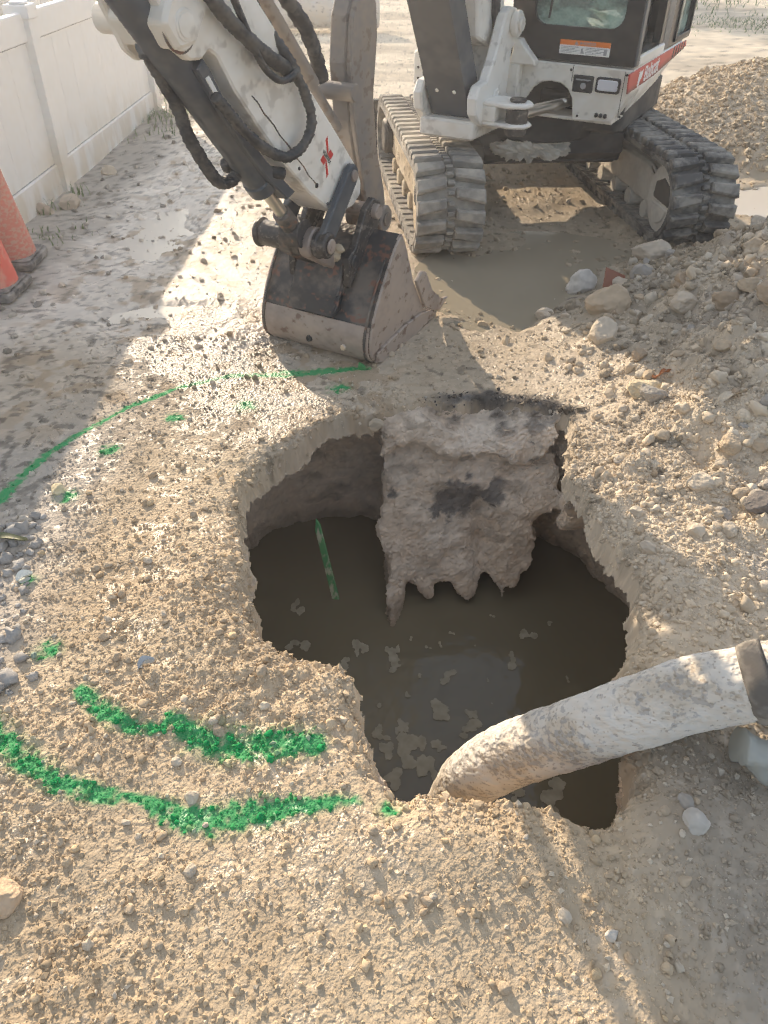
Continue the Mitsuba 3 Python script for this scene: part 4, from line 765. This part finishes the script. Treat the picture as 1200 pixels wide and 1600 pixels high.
# the countless small crumbs and gravel: one mesh for each stretch of ground
def crumbs(key, label, n, area, size, seed, density, sub=0, coarse=1.0, color=None, ex_=3.2, sink=None):
    g = np.random.default_rng(seed); x, y = g.uniform(area[0], area[1], n * 4), g.uniform(area[2], area[3], n * 4)
    w = density(x, y); s = np.where((y < 3.5) & (y > .35) & (x > -1.45) & (x < 1.6), rimd(np.clip(x, -1.45, 1.6), np.clip(y, .35, 3.5)), -1)
    ok = (g.random(len(x)) < w) & (s < (.004 if sink is None else .016)); x, y = x[ok][:n], y[ok][:n]; n = len(x)
    base = trimesh.creation.icosphere(sub) if sub >= 0 else trimesh.Trimesh([[1,0,0],[-1,0,0],[0,1,0],[0,-1,0],[0,0,1],[0,0,-1]], [[0,2,4],[2,1,4],[1,3,4],[3,0,4],[2,0,5],[1,2,5],[3,1,5],[0,3,5]], process=False); nv = len(base.vertices); bv = np.array(base.vertices); shapes = []
    for k in range(24):
        q = bv * (1 + .35 * g.normal(size=(nv, 1)) * (.6 if sub else .8)) * (1.15 if sub < 0 else 1) * [1, g.uniform(.65, .95), g.uniform(.55, .9)]; shapes.append(q)
    r = size[0] * (size[1] / size[0]) ** (g.random(n) ** ex_) / 2; a = g.uniform(0, 6.283, n); b = g.normal(0, .5, n); z = h(x, y) - (0 if sink is None else sink(x, y))
    V = np.stack(shapes)[g.integers(0, 24, n)] * r[:, None, None]; ca, sa, cb, sb_ = np.cos(a), np.sin(a), np.cos(b), np.sin(b)
    vx, vz = V[..., 0] * cb[:, None] - V[..., 2] * sb_[:, None], V[..., 0] * sb_[:, None] + V[..., 2] * cb[:, None]
    V = np.stack([vx * ca[:, None] - V[..., 1] * sa[:, None] + x[:, None], vx * sa[:, None] + V[..., 1] * ca[:, None] + y[:, None], vz + (z + r * .25)[:, None]], -1)
    F = (base.faces[None] + (np.arange(n) * nv)[:, None, None]).reshape(-1, 3)
    c = soil_color(x, y) if color is None else np.broadcast_to(np.array(color), (n, 3)); t = g.random((n, 1))
    c = c * (.82 + .42 * t); pale = g.random(n) < .10; c[pale] = c[pale] * .5 + np.array([.62, .57, .48]) * .5
    gr = paint_amount(x, y); c = lerp(c, GREEN * (.8 + .4 * t), gr * (g.random(n) < .65))
    k = put(key, (V.reshape(-1, 3), F), 'pebble', sub > 0, color=np.clip(np.repeat(c, nv, 0), 0, .8)); tag(k, label, kind='stuff')
near_d = lambda x, y: np.clip(crumb(x, y) ** 2 * 1.4 + .25, .03, 1) * (np.abs(x) < .42 + .6 * y) * np.clip(1.3 / y, .25, 1)
crumbs('soil_crumbs', 'crumbs of dry tan soil strewn around the pit', 62000, (-1.35, 1.6, .42, 3.3), (.0030, .016), 31, near_d, -1, ex_=4.0)
crumbs('soil_gravel', 'coarser gravel strewn over the near soil', 2400, (-1.35, 1.6, .42, 3.6), (.007, .028), 32, near_d, 1)
crumbs('spoil_rubble', 'grey and tan rubble of the spoil bank right of the pit', 3600, (.7, 2.9, 1.0, 4.6), (.016, .065), 33, lambda x, y: np.clip(spoil(x, y) * 6, 0, 1), 1)
crumbs('spoil_crumbs', 'small crumbs of the grey and tan spoil bank', 14000, (.7, 2.9, 1.0, 4.6), (.006, .022), 43, lambda x, y: np.clip(spoil(x, y) * 6, 0, 1), 0)
crumbs('gravel_heap_stones', 'brown gravel heaped behind the excavator', 20000, (1.6, 5.2, 5.6, 9.2), (.010, .055), 34, lambda x, y: np.clip(gravel(x, y) * 8, 0, 1), 0)
crumbs('yard_gravel', 'scattered stones and clods on the wet yard', 7000, (-2.1, 3.2, 2.6, 8.5), (.008, .05), 35, lambda x, y: .25 + .9 * np.clip(fb(np.stack([x, y, 0 * x], -1) * 2, 3, 36) + .1, 0, 1), 0)
crumbs('rim_clods', 'crumbly clods along the broken rim of the pit', 5200, (-.75, 1.0, .80, 2.85), (.006, .030), 44, lambda x, y: np.clip(1.4 - np.abs(rimd(x, y) + .012) / .022, 0, 1) * np.where((y > 2.5) & (x > -.1), .35, 1), 0, sink=lambda x, y: .045 * sst(-.004, .018, rimd(x, y)))
crumbs('bank_crumbs', 'loose grey crumbs between the pit rim and the hose', 7000, (.60, 1.45, .95, 2.5), (.005, .026), 45, lambda x, y: .3 + .9 * np.clip(fb(np.stack([x, y, 0 * x], -1) * 4, 3, 46) + .2, 0, 1), 0)
crumbs('grey_rubble', 'grey angular rubble in the shade at the left edge', 130, (-1.32, -.86, 1.22, 1.95), (.014, .060), 47, lambda x, y: np.clip(1.2 - np.abs(x + 1.12 - .25 * (1.55 - y)) / .13, 0, 1), 1, color=(.36, .345, .325), ex_=1.8)
crumbs('asphalt_crumbs', 'black asphalt crumbs along the far lip of the pit', 240, (.14, .75, 2.62, 2.92), (.004, .022), 37, lambda x, y: np.clip(1.3 - np.abs(rimd(x, y) + .03) / .035, 0, 1) * sst(-.05, .12, fb(np.stack([x, y, 0 * x], -1) * 9, 2, 38)), 0, color=(.06, .056, .053))

# ------------------------------------------------------------------ foam on the water
scene['foam'] = {'type': 'twosided', 'bsdf': {'type': 'principled', 'base_color': mikit.proc(lambda p, n, uv: mikit.mix((.20, .177, .125), (.33, .30, .23), mikit.fbm(p.x * 40, p.y * 40, 0.0, 3))), 'roughness': .75}}
FOAM = [(-.08,2.04,.04),(.047,2.03,.035),(.06,1.98,.03),(.226,2.05,.02),(.257,1.906,.032),(.381,2.07,.014),(.405,1.909,.014),(.49,2.006,.038),(.592,2.109,.035),(.462,2.23,.014),(.331,1.759,.028),(.224,1.743,.05),(.325,1.675,.042),(.107,1.813,.022),(.07,1.67,.03),(.104,1.617,.05),(.013,1.602,.035),(.081,1.552,.055),(-.01,1.642,.03),(.479,1.521,.03),(.578,1.449,.06),(.445,1.423,.05),(.566,1.51,.02),(.125,2.10,.014),(.188,2.066,.014),(-.36,2.286,.04),(-.337,2.056,.045),(.20,1.62,.03),(.16,1.52,.045),(.04,1.48,.045),(.28,2.14,.016),(-.15,1.95,.03),(.52,1.75,.018),(.36,1.55,.02),(.69,2.2,.02),(.72,1.9,.016),(.0,1.75,.02),(.15,1.90,.018),(.42,1.8,.012)]
def FML(x, y, r): return ('tiny' if r < .022 else 'large' if r > .043 else 'middling') + ' pale scum patch on the pit water ' + ('in the shaded left part' if x < -.05 else 'beside the suction hose' if y < 1.6 and x > .3 else ('by the near left edge' if x < .09 else 'halfway to the jagged wall' if y > 1.6 else 'left of the hose end') if y < 1.78 else 'in front of the jagged wall' if x < .36 else 'at the right of the pit')
for i, (x, y, r) in enumerate(FOAM):
    r *= .8
    g = np.random.default_rng(60 + i); q = [Polygon(blob(x + g.normal(0, r * .55), y + g.normal(0, r * .9), r * g.uniform(.28, .6), r * g.uniform(.35, .8), 50 + i * 7 + k, 30, .5, 1.6, 2)).buffer(0) for k in range(2 + int(r > .02) * 4)]
    from shapely import union_all
    u = union_all(q).buffer(.004).buffer(-.004); u = max(getattr(u, 'geoms', [u]), key=lambda w: w.area)
    m = patch(np.array(Polygon(u.exterior).simplify(.0008).exterior.coords)[:-1], WATER + .0035)
    tag(put('foam_patch', m, 'foam'), FML(x, y, r), 'foam', FML(x, y, r) + 's')

# ------------------------------------------------------------------ stake, hose and litter
scene['green_paint'] = {'type': 'twosided', 'bsdf': {'type': 'principled', 'base_color': mikit.proc(lambda p, n, uv: mikit.mix((.42, .42, .33), (.02, .25, .075), mikit.smoothstep(.30, .55, mikit.fbm(p.x * 60, p.y * 60, p.z * 18, 4)) * .9)), 'roughness': .7}}
a, b = np.array([-.275, 2.40, -.37]), np.array([-.17, 2.30, -.90]); d = (b - a) / np.linalg.norm(b - a); e = np.cross([0, 1.0, 0], d); e /= np.linalg.norm(e)
sk = thing('stake', 'thin wooden stake sprayed green standing in the flooded cave of the pit', 'stake')
put(sk + '__board', moved(prism([(-.012, 0.03), (0, 0), (.014, .05), (.017, .60), (-.015, .60)], -.006, .006, .002), basis(a, e, d, np.cross(e, d))), 'green_paint', False)
def hose_col(p, n, uv):
    a = mikit.fbm(p.x * 9, p.y * 9, p.z * 9, 4); b = mikit.fbm(p.x * 70, p.y * 70, p.z * 70, 4)
    c = mikit.mix((.66, .625, .565), (.54, .475, .385), mikit.smoothstep(.40, .70, a))
    c = mikit.mix(c, (.27, .265, .26), .55 * mikit.smoothstep(.53, .62, .30 * a + .70 * b))
    return mikit.mix(c, (.30, .235, .16), .5 * mikit.smoothstep(.60, .72, mikit.noise(p.x * 160, p.y * 160, p.z * 160) * .6 + a * .4))
scene['muddy_hose'] = {'type': 'twosided', 'bsdf': {'type': 'bumpmap', 'arbitrary': mikit.proc(lambda p, n, uv: mikit.fbm(p.x * 50, p.y * 50, p.z * 50, 4), 1.5e-3), 'scale': .022, 'bsdf': {'type': 'principled', 'base_color': mikit.proc(hose_col), 'roughness': .8}}}
HP = [(.222,1.268,-1.05),(.222,1.268,-.80),(.226,1.262,-.60),(.245,1.245,-.43),(.296,1.218,-.28),(.386,1.185,-.14),(.486,1.152,-.02),(.612,1.128,.10),(.745,1.134,.17),(.872,1.118,.235),(1.05,1.10,.36),(1.35,1.07,.62),(1.75,1.0,1.0),(2.4,.9,1.5)]
hs = thing('suction_hose', 'thick mud-caked white suction hose reaching down into the pit', 'hose')
hp = spline(HP, 16); m = sweep(hp, .085, 40); mv = m.vertices; m.vertices = mv + m.vertex_normals * (.010 * fb(mv * 14, 3, 151) + .007 * fb(mv * 60, 2, 152))[:, None]
put(hs + '__pipe', m, 'muddy_hose', True)
k0 = int(np.argmin(np.linalg.norm(hp - np.array([.84, 1.127, .222]), axis=1)))
scene['strap_cloth'] = {'type': 'twosided', 'bsdf': {'type': 'bumpmap', 'arbitrary': mikit.proc(lambda p, n, uv: dr.sin((p.x + .4 * p.z) * 700) * dr.sin((p.z * 1.2 + p.y) * 700), 6e-4), 'scale': .0035, 'bsdf': {'type': 'principled', 'base_color': mikit.proc(lambda p, n, uv: mikit.mix((.22, .20, .175), (.40, .365, .315), mikit.smoothstep(.4, .7, mikit.fbm(p.x * 25, p.y * 25, p.z * 25, 4)))), 'roughness': .9}}}
st_ = put(hs + '__strap', sweep(hp[k0 - 2:k0 + 5], np.array([.087, .093, .095, .095, .095, .093, .089]), 40, .10, 153, 40), 'strap_cloth', True); labels[st_] = {'label': 'brown woven strap wrapped round the hose'}
scene['plastic_film'] = {'type': 'twosided', 'bsdf': {'type': 'principled', 'base_color': rgb(.33, .345, .32), 'roughness': .35}}
fs = spline([(.815, 1.03, .10), (.90, 1.015, .095), (1.05, .99, .10), (1.3, .95, .13), (1.8, .88, .16)], 10)
tag(put('hose_sleeve', sweep(fs, .048, 24, .75, 154, 16), 'plastic_film', True), 'pale crumpled plastic sleeve under the suction hose strap', 'plastic sleeve')
def lying(key, label, cat_, m, x, y, z, mat, rot=0, tilt=0, smooth=30):
    mt = trimesh.transformations.rotation_matrix(rot, [0, 0, 1]) @ trimesh.transformations.rotation_matrix(tilt, [1, 0, 0]); m = moved(m, mt)
    m.apply_translation([x, y, float(h(np.array([x]), np.array([y]))[0]) + z]); tag(put(key, m, mat, smooth), label, cat_)
def leaf_mesh(L, wd_, curl, seed):
    g = np.random.default_rng(seed); u, v = np.meshgrid(np.linspace(0, 1, 14), np.linspace(-1, 1, 7)); wd2 = wd_ * np.sin(np.pi * np.clip(u, .02, .98)) ** .7
    pts = np.stack([u * L, v * wd2, curl * (np.abs(v) ** 2 * wd2 * .8 + .10 * L * np.sin(u * 5 + v) + L * .25 * u ** 2)], -1).reshape(-1, 3); n = 14; q = []
    for i in range(6):
        for j in range(13): q.append([i * n + j, i * n + j + 1, (i + 1) * n + j + 1, (i + 1) * n + j])
    t = trimesh.Trimesh(pts, np.vstack([np.array(q)[:, [0, 1, 2]], np.array(q)[:, [0, 2, 3]]]), process=False); t2 = t.copy(); t2.vertices = t2.vertices - [0, 0, .0015]; t2.invert(); return cat(t, t2)
for k, c in (('leaf_green', (.16, .17, .09)), ('scrap_blue', (.36, .40, .44)), ('twig_wood', (.42, .34, .24)), ('shard_red', (.26, .10, .06)), ('bone_tan', (.55, .47, .36)), ('film_white', (.62, .64, .60)), ('leaf_orange', (.42, .16, .06))):
    scene[k] = {'type': 'twosided', 'bsdf': {'type': 'principled', 'base_color': rgb(*c), 'roughness': .6}}
lying('leaf', 'long grey green dry leaf on the shaded soil at the left edge', 'leaf', leaf_mesh(.13, .018, .7, 1), -1.24, 1.83, .012, 'leaf_green', -.2)
lying('plastic_scrap', 'small crumpled blue grey plastic scrap on the soil above the shorter green line', 'scrap', cat(leaf_mesh(.045, .014, 2.0, 2), moved(leaf_mesh(.04, .012, -1.6, 3), trimesh.transformations.rotation_matrix(1.2, [0, 0, 1]))), -.635, 1.30, .010, 'scrap_blue', .3)
lying('twig', 'thin bent twig on the soil below the blue grey scrap', 'twig', sweep(spline([(0, 0, 0), (.03, .004, .006), (.055, -.004, .004), (.085, .006, .002)], 8), .0016, 8), -.63, 1.27, .008, 'twig_wood', -.85, 0, True)
lying('tile_shard', 'reddish brown tile shard sticking out between the stones of the spoil bank', 'shard', prism([(0, 0), (.10, -.02), (.13, .05), (.03, .10)], 0, .012, .003), 1.10, 3.80, .02, 'shard_red', .2, .9)
lying('curled_scrap', 'curled pale scrap lying on the spoil bank', 'scrap', cat(leaf_mesh(.14, .018, 1.2, 4), moved(leaf_mesh(.10, .014, -1.2, 5), trimesh.transformations.rotation_matrix(1.9, [0, 0, 1]))), 1.13, 2.29, .02, 'bone_tan', .3)
lying('film_scrap', 'small torn white film scrap with green paint by the grey rubble', 'scrap', cat(leaf_mesh(.05, .02, .9, 6), leaf_mesh(.04, .012, -.8, 7)), -1.09, 1.64, .010, 'film_white', .5)
lying('orange_leaf', 'shrivelled orange leaf beside the round yellowish stone', 'leaf', cat(leaf_mesh(.05, .012, 1.6, 8), moved(leaf_mesh(.04, .01, -1.6, 9), trimesh.transformations.rotation_matrix(2.2, [0, 0, 1]))), 1.06, 2.67, .02, 'leaf_orange', .2)

# ------------------------------------------------------------------ traffic cones
def cone_col(p, n, uv): return mikit.mix((.56, .13, .085), (.50, .31, .25), .30 + .45 * mikit.smoothstep(.38, .66, mikit.fbm(p.x * 70, p.y * 70, p.z * 70, 4)))
scene['cone_orange'] = {'type': 'twosided', 'bsdf': {'type': 'principled', 'base_color': mikit.proc(cone_col), 'roughness': .6}}
def cone_col2(p, n, uv): return mikit.mix((.70, .10, .07), (.60, .33, .26), .15 + .5 * mikit.smoothstep(.42, .62, mikit.fbm(p.x * 18, p.y * 18, p.z * 10, 4)))
scene['cone_red'] = {'type': 'twosided', 'bsdf': {'type': 'principled', 'base_color': mikit.proc(cone_col2), 'roughness': .55}}
worn('cone_rubber', (.07, .07, .075), (.34, .32, .30), .8, .7, freq=10)
def traffic_cone(label, x, y, rot, mat):
    c = thing('traffic_cone', label, 'traffic cone', 'traffic cones by the fence'); del labels[c]['group']; z = float(h_large(np.array([x]), np.array([y]))[0]) + .002; M = basis(np.array([x, y, z]), np.array([math.cos(rot), math.sin(rot), 0]), np.array([-math.sin(rot), math.cos(rot), 0]), ZUP)
    s = .15; put(c + '__base', moved(cat(prism(rect(-s, s, -s, s), 0, .045, .008, .03), prism(rect(-s + .015, s - .015, -s + .015, s - .015), .045, .055, .006, .03)), M), 'cone_rubber', 30)
    put(c + '__body', moved(revolve([(.0, .055), (.128, .055), (.126, .075), (.034, .66), (.030, .70), (.022, .702), (.022, .66), (0, .64)], np.zeros(3), np.array([0, 0, 1.0]), np.array([1.0, 0, 0]), np.array([0, 1.0, 0]), 48), M), mat, 40)
    put(c + '__collar', moved(revolve([(.0575, .50), (.0595, .50), (.0455, .59), (.0435, .59), (.0575, .50)], np.zeros(3), np.array([0, 0, 1.0]), np.array([1.0, 0, 0]), np.array([0, 1.0, 0]), 48), M), 'white_print', 40)
traffic_cone('dusty orange traffic cone on a black base, the farther of two by the fence', -2.055, 4.13, .05, 'cone_orange')
traffic_cone('bright red orange traffic cone at the left edge, the nearer of two', -2.00, 3.73, -.03, 'cone_red')

# ------------------------------------------------------------------ vinyl fence
def vinyl(p, n, uv):
    d = mikit.smoothstep(.42, .0, p.z + .25 * (mikit.fbm(p.y * 5, p.z * 3, 1.0, 4) - .5)) * .65
    return mikit.mix((.74, .735, .72), (.60, .52, .40), d * mikit.smoothstep(.25, .6, mikit.fbm(p.y * 9, p.z * 4, 7.0, 4)) + .08 * mikit.noise(p.y * 30, p.z * 30, .0))
scene['vinyl'] = {'type': 'twosided', 'bsdf': {'type': 'principled', 'base_color': mikit.proc(vinyl), 'roughness': .35, 'specular': .5}}
FY = [.62, 3.06, 5.50, 7.94]; fx = lambda y: -2.262 + .0147 * (y - 4.7)
fe = thing('fence', 'low white vinyl fence with flat caps on its posts', 'fence')
def fbox(x0, x1, y0, y1, z0, z1, bev=.006):
    m = box(x0, x1, 0, y1 - y0, z0, z1, bev); ang = -math.atan(.0147); return moved(m, basis(np.array([fx(y0), y0, 0]), np.array([math.cos(ang), math.sin(ang), 0]), np.array([-math.sin(ang), math.cos(ang), 0]), ZUP))
for i, y in enumerate(FY):
    po = put(fe + '__post', fbox(-.062, .062, y - .062, y + .062, -.05, 1.03), 'vinyl', 30)
    put(po + '__cap', cat(fbox(-.074, .074, y - .074, y + .074, .985, 1.06, .006), fbox(-.05, .05, y - .05, y + .05, 1.06, 1.075, .01)), 'vinyl', 30)
    if i < 3:
        y0, y1 = y + .063, FY[i + 1] - .063
        put(fe + '__top_rail', fbox(-.025, .030, y0, y1, .87, 1.02), 'vinyl', 30); put(fe + '__bottom_rail', fbox(-.025, .030, y0, y1, -.06, .165), 'vinyl', 30)
        nb = 8; wdt = (y1 - y0) / nb
        for q in range(nb): put(fe + '__board', fbox(-.012, .012, y0 + q * wdt + .0008, y0 + (q + 1) * wdt - .0008, .15, .885, .0015), 'vinyl', 30)
        put(fe + '__joint', fbox(.0122, .0132, y0, y1, .1655, .171, 0), 'grey_print', False); put(fe + '__joint', fbox(.0122, .0132, y0, y1, .863, .8695, 0), 'grey_print', False)

# ------------------------------------------------------------------ weeds along the fence, far things
def tuft(seed, n, hgt, spread):
    g = np.random.default_rng(seed); V, F = [], []
    for k in range(n):
        bx, by = g.normal(0, spread, 2); a = g.uniform(0, 6.28); L = hgt * g.uniform(.5, 1.1); w = .0035 + .002 * g.random(); dx, dy = np.cos(a), np.sin(a); o = len(V) * 1; b0 = sum(len(x) for x in V)
        t = np.linspace(0, 1, 5)[:, None]; c = np.c_[bx + dx * L * .5 * t ** 2, by + dy * L * .5 * t ** 2, L * (t - .25 * t ** 2)]; s = np.array([-dy, dx, 0]) * w * (1 - t * .92)
        V.append(np.vstack([c - s, c + s])); F += [[b0 + i, b0 + i + 1, b0 + 6 + i] for i in range(4)] + [[b0 + i, b0 + 6 + i, b0 + 5 + i] for i in range(4)]
    return trimesh.Trimesh(np.vstack(V), np.array(F), process=False)
scene['weed'] = {'type': 'twosided', 'bsdf': {'type': 'principledthin', 'base_color': rgb(.10, .15, .055), 'roughness': .6, 'diff_trans': .5}}
scene['weed'] = {'type': 'principledthin', 'base_color': rgb(.10, .15, .055), 'roughness': .6, 'diff_trans': .6}
for (x, y, n, hgt, sp, lab) in [(-2.10, 5.35, 18, .12, .05, 'sparse weeds beside the fence post beyond the two stones'), (-2.16, 5.02, 22, .10, .07, 'sparse weeds around the two stones at the fence'), (-2.05, 7.6, 90, .12, .14, 'low green weeds at the far end of the fence'), (-1.98, 7.1, 50, .07, .16, 'short weeds along the foot of the fence'), (-2.02, 4.55, 40, .05, .10, 'short weeds behind the farther cone'), (-1.75, 8.1, 70, .09, .2, 'weeds beyond the end of the fence')]:
    m = tuft(int(n + y * 10), n, hgt, sp); m.apply_translation([x, y, float(h_large(np.array([x]), np.array([y]))[0]) - .004]); tag(put('weeds', m, 'weed'), lab, kind='stuff')
# a pale pipe on the yard
worn('pale_pipe', (.46, .45, .43), (.52, .45, .36), .7, .5, freq=4, spots=(.2, .19, .18), spot_amt=.5)
zc = float(h_large(np.array([-1.0]), np.array([13.3]))[0]) + .2
pp = thing('steel_pipe', 'thick pale grey pipe lying on the far yard behind the thumb', 'pipe')
put(pp + '__tube', cyl([-1.75, 13.25, zc + .06], [-.2, 13.45, zc + .06], .215, .01, 40, inner=.19), 'pale_pipe', 30)
put(pp + '__flange', cyl([-1.80, 13.24, zc + .06], [-1.74, 13.25, zc + .06], .30, .012, 40, inner=.19), 'pale_pipe', 30)
# a pale car parked behind the fence
pc = thing('parked_car', 'pale grey car parked behind the fence with one dark tyre showing', 'car')
CX, CY = -4.55, 11.6
def cbox(poly, a, b, bev=.03, r=.05): return moved(prism(poly, a, b, bev, r), basis(np.array([CX, CY, 0]), np.array([0, 1.0, 0]), ZUP, np.array([1.0, 0, 0])))
put(pc + '__body', cbox([(-2.1, .30), (-1.75, .30), (-1.68, .55), (-1.4, .68), (-1.1, .55), (-1.03, .28), (1.0, .28), (1.08, .55), (1.35, .68), (1.62, .55), (1.7, .30), (2.15, .32), (2.2, .75), (1.3, .95), (-2.1, 1.0), (-2.2, .7)], -.85, .85), 'white_paint', 30)
put(pc + '__cabin', cbox([(-1.7, .98), (1.1, .94), (.5, 1.42), (-1.2, 1.45)], -.75, .75, .05, .1), 'cab_black', 30)
for y in (-1.38, 1.36):
    for x in (-.78, .78):
        wk = put(pc + '__wheel', cyl([CX + x - .1, CY + y, .32], [CX + x + .1, CY + y, .32], .32, .03, 40), 'black_plastic', 30); put(wk + '__rim', cyl([CX + x - .105, CY + y, .32], [CX + x + .105, CY + y, .32], .20, .01, 30), 'scuffed_steel', 30)

def tree(label, x, y, height, seed):
    g = np.random.default_rng(seed); t = thing('tree', label, 'tree')
    put(t + '__trunk', sweep(spline([(x, y, -.1), (x + .08, y + .05, height * .3), (x - .05, y + .1, height * .6), (x + .05, y, height * .85)], 8), np.linspace(.16, .05, 25), 12, .2, seed, 5), 'bark', True)
    c = g.normal(size=(26, 3)) * [height * .20, height * .20, height * .14] + [x, y, height * .72]; n = 5200
    p = c[g.integers(0, 26, n)] + g.normal(size=(n, 3)) * height * .065; a = g.normal(size=(n, 3)); a /= np.linalg.norm(a, axis=1, keepdims=True); b = np.cross(a, g.normal(size=(n, 3))); b /= np.linalg.norm(b, axis=1, keepdims=True); L = g.uniform(.07, .13, (n, 1))
    V = np.stack([p - a * L, p + b * L * .45, p + a * L, p - b * L * .45], 1).reshape(-1, 3); i = np.arange(n)[:, None] * 4
    put(t + '__crown', (V, np.hstack([i, i + 1, i + 2, i + 3])), 'weed', False)
scene['bark'] = {'type': 'twosided', 'bsdf': {'type': 'principled', 'base_color': rgb(.20, .16, .12), 'roughness': .9}}
tree('leafy tree standing beyond the far yard and shading it at the upper right', 1.8, 24.0, 5.6, 71)
tree('small leafy tree standing beyond the far yard behind the thumb', -5.2, 21.0, 3.6, 72)
for (x, y, n, hgt, sp, lab) in [(7.0, 14.6, 1500, .07, .55, 'patch of low green grass on the far yard at the upper right'), (5.6, 17.5, 300, .2, .8, 'grass at the far edge of the yard')]:
    m = tuft(int(n + y * 10), n, hgt, sp); m.apply_transform(np.diag([2.4, 1, 1, 1])); m.apply_translation([x, y, float(h_large(np.array([x]), np.array([y]))[0]) + .02]); tag(put('grass', m, 'weed'), lab, kind='stuff')

# haze volume added in place of a lens flare veil
scene['haze'] = {'type': 'cube', 'to_world': T().translate([0, 208, 3.25]).scale([240, 226, 5.25]), 'bsdf': {'type': 'null'}, 'interior': {'type': 'ref', 'id': 'flare_haze'}}
tag('haze', 'thin haze added over the yard in place of lens flare', kind='stuff')
